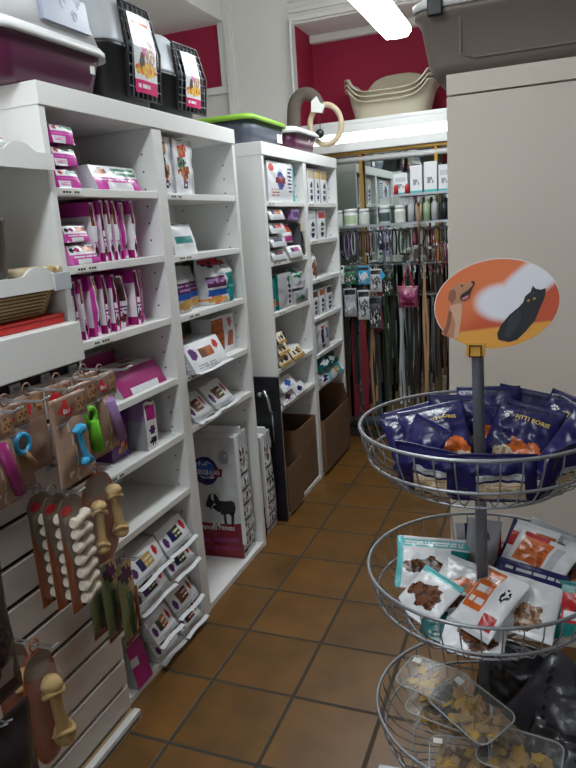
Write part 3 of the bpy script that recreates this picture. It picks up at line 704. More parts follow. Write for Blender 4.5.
# second bay
def tall(label, y0, y1, z, h, c, xf=-1.28, **k):
    lf(label, 'pet food pack', y0, y1, z, h, .12, {'front': ['white', ('r', .1, .72, .9, .95, c), ('e', .5, .52, .24, .08, 'black'), ('e', .5, .33, .24, .08, 'dgrey'), ('e', .5, .14, .24, .07, 'navy'), ('r', .88, 0, 1, 1, 'silver')], 'left': ['lgrey'], '*': ['lgrey']}, xf=xf, bulge=.05, m=18, **k)
for k, (a, b, c) in enumerate(((3.70, 3.825, 'beige'), (3.835, 3.93, 'yellow'), (3.94, 4.07, 'gold'))): tall('tall white and cream pack on the top far shelf, %s from the left' % ORD[k], a, b, 1.65, .195, c, group='tall packs on the top far shelf')
for k, (a, b, c) in enumerate(((3.67, 3.83, 'lgrey'), (3.84, 4.01, 'red'))): tall('tall white pack on the second far shelf, %s one' % ('left', 'right')[k], a, b, 1.44, .17, c, group='tall packs on the second far shelf')
ph('slim white pouch with brown picture alone on the third far shelf', 'pet food pouch', 3.68, 3.83, 1.212, .17, .07, ['white', ('b', .5, .35, .3, .3, 'brown', 'tan'), ('e', .7, .12, .12, .06, 'navy')], xf=-1.28, stand=True)
for k, (a, b, c) in enumerate(((3.665, 3.785, 'brown'), (3.795, 3.925, 'dorange'), (3.935, 4.075, 'dbrown'))): tall('silver pack with brown header on the fourth far shelf, %s from the left' % ORD[k], a, b, .985, .165, c, group='silver packs on the fourth far shelf')
lf('white carton with dark stripes on the fifth far shelf', 'pet food pack', 3.665, 3.93, .765, .175, .13, {'front': ['white', ('r', .4, .3, .55, .75, 'navy'), ('r', .72, .4, .88, .8, 'blue'), ('e', .5, .85, .1, .07, 'red'), ('e', .55, .15, .12, .08, 'dgrey'), ('r', 0, 0, .18, 1, 'lgrey')], '*': ['white']}, xf=-1.27, bulge=.03, n=16, m=18)
tl = lambda: {'front': ['lgrey', ('b', .4, .5, .3, .3, 'navy', 'white'), ('r', .7, 0, 1, 1, 'lteal')], 'top': ['lgrey', ('b', .6, .4, .3, .3, 'teal', 'white')], '*': ['silver']}
lf('white and teal food bag lying on the sixth far shelf, left one', 'pet food bag', 3.655, 3.86, .57, .07, .16, tl(), xf=-1.235, bulge=.14, slope=.5)
lf('white and teal food bag lying on the sixth far shelf, right one', 'pet food bag', 3.87, 4.09, .57, .075, .16, {'front': ['lteal', ('b', .4, .5, .3, .3, 'gold', 'white'), ('r', 0, 0, .3, 1, 'lgrey')], '*': ['lgrey']}, xf=-1.235, bulge=.14, slope=.5)
lf('dark teal food bag on top of the pile on the sixth far shelf', 'pet food bag', 3.68, 4.05, .648, .08, .14, {'front': ['dteal', ('b', .3, .5, .14, .3, 'white', 'lteal'), ('b', .7, .5, .14, .3, 'lgrey', 'dteal')], '*': ['teal']}, xf=-1.25, bulge=.12, slope=.5)

# --- cardboard boxes at its foot
def carton(label, y0, y1, h, xf, d, z=0.026, flap=None):
    w = y1-y0
    t = thing('cardboard_box', label, 'cardboard box', (xf, (y0+y1)/2, z+e))
    mb = MB(); th = .005
    mb.span(-d, 0, -w/2, w/2, 0, th, CARD)
    for a in ((-th, 0, -w/2, w/2), (-d, -d+th, -w/2, w/2), (-d+th, -th, -w/2, -w/2+th), (-d+th, -th, w/2-th, w/2)): mb.span(a[0], a[1], a[2], a[3], th, h, CARD)
    mb.build('box_body', t)
    if flap == 'closed':
        MB().span(-d, 0, -w/2, w/2, h, h+.004, CARDD).build('lid_flap', t)
    elif flap == 'end':
        m3 = Matrix.Rotation(R(-58), 3, 'X')
        MB().box((-d/2, w/2-.05, h+.065), (d*.98, .16, .004), CARDD, 0, m3).build('lid_flap', t)
    elif flap == 'torn':
        MB().box((-d+.01, 0, h+.05), (.004, w*.9, .1), CARDD).build('lid_flap', t)
    if flap != 'closed':
        MB().box((.0006, w*.15, h*.62), (.001, w*.3, h*.12), mat('packing_tape', (120, 92, 62), rough=.3)).build('tape_strip', t)
    return t
carton('low brown cardboard box in front at the foot of the first far bay', 3.035, 3.235, .255, -1.245, .2, flap='torn')
carton('taller brown cardboard box right of the low one in the first far bay', 3.245, 3.57, .39, -1.27, .26, flap='torn')
carton('brown cardboard box with a raised flap beside the leash wall', 3.64, 4.17, .33, -1.235, .28, flap='end')
# ------------------------------------------------------------------ on top of the near bookcase
TZ = 1.946
# hooded litter box, front to the aisle (local -y = aisle)
lb_ = thing('litter_box', 'purple hooded litter box with white lid on top of the near bookcase', 'litter box', (-1.475, 1.632, TZ), RA)
def shell(parent, name, rows, m, ymul=1):
    mb = MB(); mb.loft([mb.rrect(w, d, r, z, 0, dy) for z, w, d, r, dy in rows], m); return mb.build(name, parent)
shell(lb_, 'tray', [(0, .38, .33, .05, 0), (.01, .41, .36, .06, 0), (.09, .45, .39, .06, 0), (.118, .47, .40, .06, 0)], PURPP)
shell(lb_, 'rim', [(.116, .475, .41, .06, 0), (.108, .50, .43, .065, 0), (.128, .50, .43, .065, 0), (.142, .475, .41, .06, 0)], WHITEP)
hood = shell(lb_, 'hood', [(.14, .475, .405, .06, 0), (.25, .43, .37, .06, .01), (.33, .38, .33, .07, .02), (.365, .30, .26, .08, .03)], WHITEP)
# tinted flap door with paw prints let into the sloping front of the hood
def hoodpt(x, z, off): return Vector((x, -.2025+(z-.14)*.068-off, z))
mb = MB()
q = [(-.05, .165), (.15, .165), (.145, .25), (-.045, .25)]
mb.loft([[hoodpt(x, z, -.002) for x, z in q], [hoodpt(x, z, .012) for x, z in q]], TRANSW, smooth=False)
fl = mb.build('flap_door', hood)
mb = MB()
for cx, cz, s in ((.04, .222, 1), (.085, .196, .9), (.11, .234, .8)):
    for dx, dz, rr in ((0, 0, .009), (-.011, .013, .0045), (-.003, .018, .0045), (.006, .017, .0045), (.013, .010, .0045)):
        ring = [hoodpt(cx+(dx+rr*math.cos(a))*s, cz+(dz+rr*math.sin(a)*1.2)*s, .0128) for a in [2*PI*i/10 for i in range(10)]]
        mb.loft([ring, [p+Vector((0, -.0006, 0)) for p in ring]], PAW, smooth=False)
mb.build('paw_prints', fl)
MB().box((.16, -.1945, .075), (.018, .004, .022), PAPER).build('price_sticker', lb_)

def carrier(label, y, w, h, d, x, cardx, cw, rz=0.0):
    t = thing('pet_carrier', label, 'pet carrier', (x, y, TZ), (0, 0, R(90)+rz))
    hb = h*.52
    shell(t, 'lower_shell', [(0, w*.84, d*.88, .05, 0), (.012, w*.9, d*.93, .055, 0), (hb*.9, w*.98, d, .06, 0), (hb*.92, w*1.03, d*1.03, .06, 0), (hb, w*1.03, d*1.03, .06, 0)], BLACKP)
    shell(t, 'upper_shell', [(hb, w*1.0, d*1.0, .06, 0), (hb+.012, w*.98, d*.99, .06, 0), (h*.86, w*.82, d*.86, .07, .0), (h, w*.62, d*.72, .08, .01)], GREYP)
    def F(px, pz, off=0):
        k = (pz-hb)/(h-hb) if pz > hb else 0
        yb = -d/2-.004-off+(k*.07*d if pz > hb else (hb-pz)/hb*.035*d)
        return Vector((px, yb, pz))
    x0, x1, z0, z1 = cardx-.09, cardx+.105, .035, h*.9
    fr = MB(); loop = [F(x0, z0, .006), F(x1, z0, .006), F(x1, hb, .012), F(x1-.015, z1, .006), F(x0+.015, z1, .006), F(x0, hb, .012)]
    fr.tube(loop, .0045, BLACKP, 6, loop=True); dr = fr.build('door_frame', t)
    mb = MB(); mb.loft([[F(a, z, .004) for a, z in ((x0+.004, z0+.004), (x1-.004, z0+.004), (x1-.004, hb), (x1-.018, z1-.004), (x0+.018, z1-.004), (x0+.004, hb))], [F(a, z, -.004) for a, z in ((x0+.004, z0+.004), (x1-.004, z0+.004), (x1-.004, hb), (x1-.018, z1-.004), (x0+.018, z1-.004), (x0+.004, hb))]], GROOVE_SHADE, smooth=False)
    mb.build('interior_shade', dr)  # black sheet standing for the shade inside the carrier
    g_ = MB()
    for i in range(1, 7):
        xx = x0+(x1-x0)*i/7; g_.tube([F(xx, z0, .006), F(xx, hb, .012), F(xx, z1, .006)], .0022, WIRE, 5)
    for i in range(1, 9):
        zz = z0+(z1-z0)*i/9; g_.tube([F(x0, zz, .009), F(x1, zz, .009)], .0022, WIRE, 5)
    g_.build('door_grid', dr)
    c0, c1 = cardx-cw/2, cardx+cw/2
    mb = MB(); n, mm = 36, 60
    art = ['white', ('r', 0, 0, 1, .17, 'hotpink'), ('t', .1, .05, .6, .13, 'white', 1), ('b', .5, .3, .45, .09, 'yellow', 'orange'), ('e', .62, .56, .3, .13, 'lpink'), ('b', .66, .5, .22, .14, 'tan', 'white'), ('b', .72, .64, .12, .05, 'dgrey', 'red'), ('r', .12, .86, .8, .9, 'orange'), ('b', .3, .42, .12, .1, 'dgrey', 'brown')]
    V = [[mb.bm.verts.new(F(c0+(c1-c0)*i/n, .05+(h*.80-.05)*j/mm, .02+.004*math.sin(i/n*PI))) for i in range(n+1)] for j in range(mm+1)]
    for j in range(mm):
        for i in range(n):
            f_ = mb.bm.faces.new((V[j][i], V[j][i+1], V[j+1][i+1], V[j+1][i])); f_.material_index = mb.mi(P(art_at(art, (i+.5)/n, (j+.5)/mm)))
    o = mb.build('card', dr); sol = o.modifiers.new('thickness', 'SOLIDIFY'); sol.thickness = .001
    for sx in (-1, 1):
        MB().box((sx*w*.505, 0, hb), (.014, .05, .06), BLACKP, .004).build('side_latch', t)
    mb = MB(); mb.tube([(-.06, 0, h-.004), (-.05, 0, h+.02), (.05, 0, h+.02), (.06, 0, h-.004)], .008, BLACKP, 8); mb.build('carry_handle', t)
    return t
carrier('grey and black pet carrier with wire door beside the purple litter box', 2.042, .30, .37, .36, -1.475, .045, .135)
carrier('smaller grey and black pet carrier right of the larger carrier', 2.365, .285, .305, .34, -1.47, .062, .10, R(-4))

# ------------------------------------------------------------------ on top of the far bookcase
TF = 1.926
t = thing('litter_tray', 'slate grey litter tray with lime green rim on the far bookcase', 'litter tray', (-1.475, 3.255, TF), RA)
shell(t, 'tray', [(0, .42, .26, .05, 0), (.01, .44, .28, .05, 0), (.115, .48, .325, .055, 0)], TRAYG)
shell(t, 'rim', [(.112, .485, .33, .055, 0), (.106, .50, .35, .06, 0), (.122, .505, .355, .06, 0), (.134, .475, .32, .05, 0)], GREENP)
MB().box((.16, -.152, .06), (.07, .003, .06), PAPER).build('label_sticker', t, (0, 0, 0), (R(0), 0, 0))
t = thing('litter_tray', 'purple litter tray with white rim on the far bookcase beside the plush toy', 'litter tray', (-1.44, 3.745, TF), RA)
shell(t, 'tray', [(0, .34, .24, .05, 0), (.01, .37, .27, .05, 0), (.105, .42, .31, .055, 0)], PURPP)
shell(t, 'rim', [(.102, .425, .315, .055, 0), (.094, .45, .34, .06, 0), (.11, .455, .345, .06, 0), (.128, .42, .31, .05, 0)], WHITEP)
MB().box((.06, -.148, .075), (.016, .003, .018), PAPER).build('price_sticker', t)
t = thing('cat_toy', 'grey plush arch cat toy with a sisal ring on the far bookcase', 'cat toy', (-1.40, 4.09, TF))
mb = MB()
pts = []
for i in range(15):
    a = PI-PI*1.12*i/14
    pts.append((.075*math.cos(a)-.0, .03*i/14, .30+.085*math.sin(a)))
pts = [(-.085, 0, .02), (-.088, 0, .12), (-.082, 0, .22)]+pts
mb.tube(pts, [.042]*3+[.042-.006*i/14 for i in range(15)], PLUSH, 12); mb.build('plush_arch', t)
MB().box((-.085, 0, .008), (.12, .12, .016), PLUSH, .005).build('foot', t)
mb = MB(); cx, cz = .115, .195
mb.tube([(cx+.095*math.cos(a), .03+.02*math.cos(a), cz+.115*math.sin(a)) for a in [2*PI*i/36 for i in range(36)]], .017, SISAL, 8, loop=True); mb.build('sisal_ring', t)
mb = MB(); mb.lathe([(.028*math.sin(PI*i/10), -.028*math.cos(PI*i/10)) for i in range(11)], BLACKP, 14); mb.build('dangling_ball', t, (.09, -.02, .14))
MB().tube([(.09, -.005, .16), (.085, .01, .28)], .0025, BLACKP, 5).build('cord', t)
mb = MB(); mb.prism([(-.04, -.03), (.03, -.045), (.05, .0), (.02, .015), (.0, .055), (-.035, .03)], -.002, .001, PAPER); mb.build('paper_tag', t, (.085, -.03, .30))

# ------------------------------------------------------------------ stacked dog beds on the back ledge
def dog_bed(z, label):
    t = thing('dog_bed', label, 'dog bed', (-.965, 4.60, z), group='nested plastic dog beds on the back ledge')
    mb = MB(); n = 48; rings = []
    def rim(a):
        c, s = math.cos(a), math.sin(a)
        hgt = .20
        if s < 0: hgt = .20-.10*max(0, 1-(abs(c)/.80)**3)*min(1, -s*1.8)
        else: hgt = .20+.06*max(0, 1-(abs(c)/.55)**2)*min(1, s*1.5)-.04*max(0, 1-((abs(c)-.68)/.2)**2)*min(1, s*2)
        return hgt
    def sup(a, k):
        c, s = math.cos(a), math.sin(a); p = 2/3.2
        return k[0]*math.copysign(abs(c)**p, c), k[1]*math.copysign(abs(s)**p, s)
    for inner in (0, 1):
        seq = [(0, (.23, .16)), (.12, (.242, .168)), (.5, (.262, .182)), (.93, (.282, .202)), (.945, (.302, .22)), (1, (.304, .222))]
        seq = seq if not inner else [(1, (.285, .205)), (.985, (.2825, .2025)), (.5, (.2590, .1790)), (.12, (.2375, .1635)), (.06, (.228, .158))]
        for fz, k in seq:
            r_ = []
            for i in range(n):
                a = 2*PI*i/n; x, y = sup(a, k); r_.append(Vector((x, y, rim(a)*fz+(.004 if inner and fz < .1 else 0))))
            rings.append(r_)
    mb.loft(rings, BEDP); mb.build('bed_shell', t)
    return t
for k, nm in enumerate(('bottom one of the nested stack', 'middle one of the nested stack', 'top one of the nested stack')):
    dog_bed(2.166+k*.03, 'beige plastic dog bed on the back ledge, '+nm)

# ------------------------------------------------------------------ on the gondola shelves
t = thing('plant_pot', 'dark brown round pot at the left end of the middle shelf', 'pot', (-1.325, 1.29, 1.4425))
mb = MB(); mb.lathe([(0, 0), (.052, 0), (.055, .005), (.064, .14), (.068, .142), (.068, .152), (.061, .152), (.055, .02), (0, .018)], POTM, 32); mb.build('pot_body', t)
for k in range(5):
    mb = MB(); ln = .055
    a = [(0, -.0), ]
    mb.lathe([(0, -ln), (.008, -ln), (.0125, -ln*.9), (.011, -ln*.4), (.0125, 0), (.011, ln*.5), (.0125, ln*.9), (.008, ln), (.003, ln*.93), (0, ln*.93)], BONE if k % 2 else P('beige'), 12)
    o = mb.build('chew_roll', None, (-1.30, 1.378+k*.0265, 1.4545), (0, R(90), R(random.uniform(-3, 3))))
    tag(o, 'short rolled rawhide chew in the row on the middle gondola shelf', 'chew', 'rolled chews on the middle gondola shelf')
o, F = pouch('treat_bag', .12, .17, .06, ['white', ('r', 0, .3, 1, .5, 'magenta'), ('d', 1, 1, .9, 1.05, 'white'), ('r', 0, .8, 1, 1, 'purple'), ('b', .5, .2, .4, .15, 'tan', 'white')], loc=(-1.31, 1.375, 1.785), rot=(R(-80), 0, R(78)))
tag(o, 'purple and white treat bag lying on the top gondola shelf', 'treat bag')
# wicker basket : woven tapered tray
t = thing('wicker_basket', 'woven wicker basket on the white display header', 'basket', (-1.385, 1.335, 1.3345))
mb = MB(); rings = []; NR = 16
for j in range(NR+1):
    z = .003+j*.0046; k = j/NR; row = []
    for i, p in enumerate(mb.rrect(.20+.05*k, .27+.05*k, .05, z, 0, 0, 29)):
        nn = Vector((p.x, p.y, 0)).normalized()
        row.append(p+nn*(.0022*(1 if ((i//2)+j) % 2 else -1)))
    rings.append(row)
mb.loft(rings, WICKER, smooth=True)
kd = mb.mi(WICKER_SHADE); L_ = len(rings[0])
for q, f_ in enumerate(mb.bm.faces):
    i, j = q % L_, q//L_
    if j < NR and ((i//2)+j) % 2 == 0 and i % 2: f_.material_index = kd  # alternate faces darkened as shaded gaps between the strands
mb.build('woven_body', t)
mb = MB(); rr = [p for p in mb.rrect(.256, .326, .05, .077, 0, 0, 10)]
mb.tube(rr, .007, WICKER, 8, loop=True); mb.build('braided_rim', t)
t = thing('red_box', 'flat red box under the wicker basket', 'box', (-1.375, 1.335, 1.3082))
MB().span(-.115, .115, -.15, .15, 0, .018, REDB, .002).build('tray', t); MB().span(-.117, .117, -.152, .152, .0185, .0255, REDB, .002).build('lid', t)

# ------------------------------------------------------------------ chews and toys hanging on the slatwall
def tab(parent, h, m=None):
    mb = MB(); mb.tube([(.014*math.cos(a), .001, h+.013+.014*math.sin(a)) for a in [2*PI*i/18 for i in range(18)]], .0022, m or P('dkraft'), 6, loop=True)
    return mb.build('hang_tab', parent)
def toy_bag(label, y, x, w, h, toycol, kind, zt=1.166, rz=0.0, tilt=0.0):
    t = thing('toy_bag', label, 'dog toy bag', (x, y, zt-h), (tilt, 0, R(90)+rz))
    o, F = pouch('bag', w, h, .032, ['kraft', ('b', .45, .3, .35, .16, 'kraft', 'tan'), ('d', 1, .4, .55, .6, 'beige'), ('e', .3, .13, .07, .035, 'cream')], parent=t, nu=18, nv=24, wr=.005)
    hd, H = pouch('header_card', w*1.01, h*.3, .006, ['dkraft', ('r', 0, 0, 1, .14, 'lgrey'), ('e', .25, .55, .17, .2, 'red'), ('e', .38, .42, .16, .16, 'red'), ('e', .3, .74, .1, .14, 'red'), ('b', .76, .55, .16, .3, 'tan', 'brown')], parent=t, loc=(0, -.0125, h*.705), nu=16, nv=10, wr=.002)
    write('8in1', h*.075, P('white'), hd, lambda a, b: H(a, b, .31, .5), 'lettering', bold=.0004)
    tab(t, h)
    m = P(toycol); mb = MB()
    if kind == 'ring':
        mb.tube([(.022*math.cos(a), -.0, .03+.022*math.sin(a)) for a in [2*PI*i/20 for i in range(20)]], .007, m, 8, loop=True)
        mb.tube([(0, 0, .01), (.03, 0, -.03)], .008, P('tan'), 8)
    elif kind == 'bone':
        mb.tube([(-.016, 0, .05), (-.006, 0, .035), (0, 0, .0), (.008, 0, -.03), (.02, 0, -.045)], [.012, .008, .0065, .008, .013], m, 10)
        mb.tube([(.012, 0, .05), (.0, 0, .036)], .011, m, 8); mb.tube([(-.002, 0, -.05), (.006, 0, -.034)], .011, m, 8)
    elif kind == 'brush':
        mb.tube([(.02*math.cos(a)-.005, 0, .04+.02*math.sin(a)) for a in [2*PI*i/20 for i in range(20)]], .008, m, 8, loop=True)
        mb.tube([(.0, 0, .025), (.012, 0, -.06)], .016, m, 10)
    else:
        mb.tube([(-.015, 0, .06), (.005, 0, .0), (.022, 0, -.065)], .0145, m, 10)
    mb.build('chew_toy', t, (.008, -.024, h*.42))
    return t
toy_bag('kraft treat bag with a raspberry stick toy, leftmost of the hanging row', 1.045, -1.13, .115, .215, 'dpink', 'stick', rz=.05)
toy_bag('kraft treat bag with a blue ring toy, half hidden in the hanging row', 1.13, -1.165, .11, .215, 'lblue', 'ring')
toy_bag('kraft treat bag with a blue bone toy, front of the hanging row', 1.235, -1.08, .13, .225, 'lblue', 'bone', rz=.06)
toy_bag('kraft treat bag with a lime green brush toy in the hanging row', 1.345, -1.13, .125, .22, 'lime', 'brush', rz=.03)
toy_bag('kraft treat bag with a lilac stick toy, rightmost of the hanging row', 1.455, -1.14, .10, .225, 'lilac', 'stick', rz=.05)
for k, (y, z) in enumerate(((1.045, 1.166), (1.235, 1.166), (1.345, 1.166), (1.455, 1.166))):
    o, F = pouch('treat_bag', .105, .2, .022, ['kraft', ('r', 0, .7, 1, 1, 'dkraft'), ('e', .3, .84, .18, .07, 'red'), ('b', .75, .84, .15, .09, 'tan', 'brown')], loc=(-1.195, y, z-.2), rot=RA, nu=12, nv=16, wr=.004)
    tab(o, .2)
    tag(o, 'plain kraft treat bag behind the front row of hanging toys, %s from the left' % ORD[k], 'treat bag', 'kraft bags at the back of the pegs')

ORC = mat('orange_brown_card', (150, 72, 34), rough=.5, var=.15, scale=14)
GRC = mat('grey_brown_card', (116, 98, 84), rough=.5, var=.12, scale=14)
def card_shape(w, h, waist=.0, n=40):
    pts = []
    for i in range(n):
        a = 2*PI*i/n; x = w/2*math.copysign(abs(math.cos(a))**.7, math.cos(a)); z = h/2*math.copysign(abs(math.sin(a))**.85, math.sin(a))
        x *= 1-waist*math.exp(-(z/(h*.16))**2)
        pts.append((x, z+h/2))
    return pts
def bone_mesh(L, r):
    """knotted rawhide bone, long axis z, centred"""
    mb = MB(); prof = []
    for i in range(25):
        u = i/24*2-1
        rr = r*(.62+.5*math.exp(-((abs(u)-.78)/.16)**2))
        if abs(u) > .93: rr *= max(.05, 1-((abs(u)-.93)/.07)**2*.85)
        prof.append((rr, u*L/2))
    mb.lathe(prof, BONE, 18)
    for s in (-1, 1):
        mb.tube([(r*1.02*math.cos(a), r*.85*math.sin(a), s*L*.30+.008*math.sin(a*2)) for a in [2*PI*i/18 for i in range(18)]], r*.28, BONE, 7, loop=True)
    for v in mb.bm.verts:
        nn = noise.noise(Vector((v.co.x*60, v.co.y*60, v.co.z*40)))
        v.co.x *= 1+.14*nn; v.co.y *= 1+.14*nn
    return mb
def bone_card(label, y, x, zt, w, h, bones, rz=0.0, waist=.0):
    t = thing('bone_pack', label, 'bone pack', (x, y, zt-h), (0, 0, R(90)+rz))
    tab(t, h, ORC)
    mb = MB(); mb.prism(card_shape(w, h, waist), 0, .002, ORC); cdm = mb.build('backing_card', t)
    mb = MB(); mb.prism([(a*.72, b*.22+h*.76) for a, b in card_shape(w, h)], -.001, 0, GRC); mb.build('card_print', cdm)
    for bx, bz, L, r, ang in bones:
        bone_mesh(L, r).build('rawhide_bone', t, (bx, -r*1.15, bz), (0, ang, 0))
    mb = MB(); sh = card_shape(w*.9, h*.86, waist)
    mb.loft([[Vector((a, -.001, b+h*.03)) for a, b in sh], [Vector((a*.93, -.034, b*.95+h*.05)) for a, b in sh], [Vector((a*.75, -.043, b*.8+h*.12)) for a, b in sh]], CLEARB)
    mb.build('clear_blister', t)
    return t
bone_card('orange pack with two pale rawhide bones hanging at the right peg', 1.315, -1.09, .93, .15, .25, [(-.034, .115, .15, .0185, R(5)), (.04, .13, .16, .0195, R(-4))])
bone_card('large orange bone pack with one big knotted bone, in front of its twin', 1.015, -1.085, .61, .115, .30, [(.012, .135, .2, .0235, R(-6))], waist=.12)
bone_card('large orange bone pack hanging behind the front bone pack', 1.015, -1.165, .61, .115, .30, [(.012, .135, .2, .0235, R(-4))], waist=.12)
def knot_card(label, y, x, zt, rz=0.0):
    w, h = .088, .30
    t = thing('knot_pack', label, 'chew pack', (x, y, zt-h), (0, 0, R(90)+rz))
    tab(t, h, GRC)
    mb = MB(); mb.prism([(-w/2, .0), (w/2, .0), (w/2, h*.93), (w*.3, h), (-w*.3, h), (-w/2, h*.93)], 0, .002, GRC); cdm = mb.build('backing_card', t)
    mb = MB(); mb.prism([(-w/2, .0), (-w*.1, 0), (-w*.22, h*.45), (-w/2, h*.7)], -.001, 0, ORC); mb.prism([(-w*.1, 0), (w*.3, 0), (w*.2, h*.06), (-w*.1, h*.1)], -.001, 0, P('dgreen')); mb.build('card_print', cdm)
    mb = MB(); mb.prism([(-.016+.018*math.cos(a), h*.9+.012*math.sin(a)) for a in [2*PI*i/16 for i in range(16)]], -.001, 0, P('red')); lg = mb.build('red_badge', cdm)
    for i in range(7):
        mb = MB()
        mb.tube([(-.030, 0, .004), (-.022, 0, 0), (-.008, 0, -.002), (.008, 0, 0), (.022, 0, .002), (.031, 0, .006)], [.011, .0165, .0115, .0115, .0165, .011], KNOT, 10)
        for v in mb.bm.verts: v.co += Vector((0, 0, .0016*noise.noise(v.co*90+Vector((i, 0, 0)))))
        mb.build('knot_chew', t, (.010, -.017, h*.80-i*.034), (0, R(random.uniform(-14, 2)), 0))
    mb = MB(); mb.loft([[Vector((a*w*.44+.006, -.001, .02+b*h*.78)) for a, b in ((-1, 0), (1, 0), (1, 1), (-1, 1))], [Vector((a*w*.38+.006, -.036, .03+b*h*.74)) for a, b in ((-1, 0), (1, 0), (1, 1), (-1, 1))]], CLEARB, smooth=False)
    mb.build('clear_blister', t)
    return t
knot_card('card of white knotted chews hanging in front of two similar cards', 1.20, -1.085, .915)
knot_card('card of white knotted chews, second in the peg row', 1.20, -1.133, .915)
knot_card('card of white knotted chews, third and hindmost on the peg', 1.20, -1.181, .915)
def stick_pack(label, y, x, zt, rz):
    w, h = .08, .25
    t = thing('stick_pack', label, 'chew pack', (x, y, zt-h), (0, 0, R(90)+rz))
    o, F = pouch('bag', w, h, .028, ['olive', ('r', .42, .0, 1, 1, 'tan'), ('r', .6, .06, .85, .55, 'brown'), ('b', .45, .86, .35, .09, 'plum', 'dgreen'), ('r', 0, 0, 1, .04, 'dred')], parent=t, nu=12, nv=20)
    tab(t, h)
    mb = MB()
    for dx in (-.022, -.012, .018): mb.tube([(dx, 0, .0), (dx+.002, 0, .13)], .0042, P('dgreen') if dx < 0 else P('brown'), 6)
    mb.build('chew_sticks', t, (0, -.018, .035))
    return t
for k, x in enumerate((-1.205, -1.155, -1.10)):
    stick_pack('slim green and brown chew stick pack, %s' % ('hindmost of three on its peg', 'middle of three on its peg', 'frontmost of three on its peg')[k], 1.39, x, .633, .05*k)
for k, (y, x, zt, w, h) in enumerate(((.785, -.985, .948, .18, .30), (.785, -1.06, .948, .17, .3), (.785, -.985, .617, .19, .31))):
    o, F = pouch('treat_bag', w, h, .05, ['smoke', ('b', .5, .45, .4, .2, 'smoke2', 'smoke'), ('r', .6, .12, .9, .28, 'slabel')], loc=(x, y, zt-h), rot=RA, nu=16, nv=24, wr=.01, bm_mat=dict(smoke=mat('dark_smoky_film', (44, 36, 38), rough=.25), smoke2=mat('dark_brown_film', (66, 50, 46), rough=.3), slabel=mat('dull_label', (150, 140, 140), rough=.5)))
    tab(o, h, BLACKP)
    tag(o, ('dark smoky treat bag at the left edge, upper front one', 'dark smoky treat bag behind the upper front one', 'dark smoky treat bag at the left edge, lower one')[k], 'treat bag')
# ------------------------------------------------------------------ wire basket stand
SX, SY = -.1085, 1.46
st = thing('basket_stand', 'three tier wire basket stand with an oval dog and cat sign', 'display stand', (SX, SY, 0), (0, R(-1.2), 0))
mb = MB(); mb.lathe([(.013, .085), (.013, 1.235), (.0135, 1.24), (0, 1.24)], POLE, 20); mb.build('pole', st)
for a in (0, 90):
    MB().box((0, 0, .078+a*.00025), (.57, .032, .025), WIRE, .004, Matrix.Rotation(R(a+4), 3, 'Z')).build('foot_bar', st)
for k in range(4):
    a = R(4+90*k); mb = MB(); mb.lathe([(0, 0), (.016, .002), (.018, .02), (.01, .066), (0, .066)], BLACKP, 14); mb.build('foot_glide', st, (.26*math.cos(a), .26*math.sin(a), 0))
def basket(z, r=.267, depth=.14):
    prof = [(r, 0), (r*.985, -.03), (r*.93, -.072), (r*.84, -.105), (r*.68, -.13), (r*.45, -depth), (.03, -depth)]
    N = 40; mb = MB()
    for i in range(N):
        a = 2*PI*(i+.5)/N
        mb.tube([(p*math.cos(a), p*math.sin(a), q) for p, q in (prof if i % 2 == 0 else prof[:-1])], .0017, WIRE, 5)
    b = mb.build('basket', st, (0, 0, z))
    ring = lambda rr, zz, t: MB().tube([(rr*math.cos(2*PI*i/64), rr*math.sin(2*PI*i/64), zz) for i in range(64)], t, WIRE, 8, loop=True)
    ring(r, 0, .0042).build('rim', b); ring(r*.935, -.072, .0034).build('hoop', b); ring(r*.68, -.132, .0028).build('hoop', b); ring(r*.36, -depth-.002, .0028).build('hoop', b)
    mb = MB(); mb.lathe([(.0135, -depth-.012), (.034, -depth-.012), (.034, -depth+.006), (.0135, -depth+.006)], WIRE, 20); mb.build('collar', b)
for z in (1.078, .728, .345): basket(z)
# sign
SA, SB = .1275, .0950
signm = bpy.data.materials.new('printed_sign_face'); signm.use_nodes = True
nt = signm.node_tree; Nn = nt.nodes; Lk = nt.links; bs = Nn['Principled BSDF']; bs.inputs['Roughness'].default_value = .4
tc = Nn.new('ShaderNodeTexCoord'); sep = Nn.new('ShaderNodeSeparateXYZ'); Lk.new(tc.outputs['Object'], sep.inputs[0])
def mt(op, a, b=None, c=None):
    n = Nn.new('ShaderNodeMath'); n.operation = op
    for i, v in enumerate((a, b, c)):
        if v is None: continue
        if isinstance(v, (int, float)): n.inputs[i].default_value = v
        else: Lk.new(v, n.inputs[i])
    return n.outputs[0]
def sstep(v, a, b):
    n = Nn.new('ShaderNodeMapRange'); n.interpolation_type = 'SMOOTHSTEP'; n.inputs[1].default_value = a; n.inputs[2].default_value = b; Lk.new(v, n.inputs[0]); return n.outputs[0]
X, Z = sep.outputs[0], sep.outputs[2]
def mixc(f_, a, b):
    n = Nn.new('ShaderNodeMix'); n.data_type = 'RGBA'; Lk.new(f_, n.inputs[0])
    for i, v in ((6, a), (7, b)):
        if isinstance(v, tuple): n.inputs[i].default_value = (*lin(v), 1)
        else: Lk.new(v, n.inputs[i])
    return n.outputs[2]
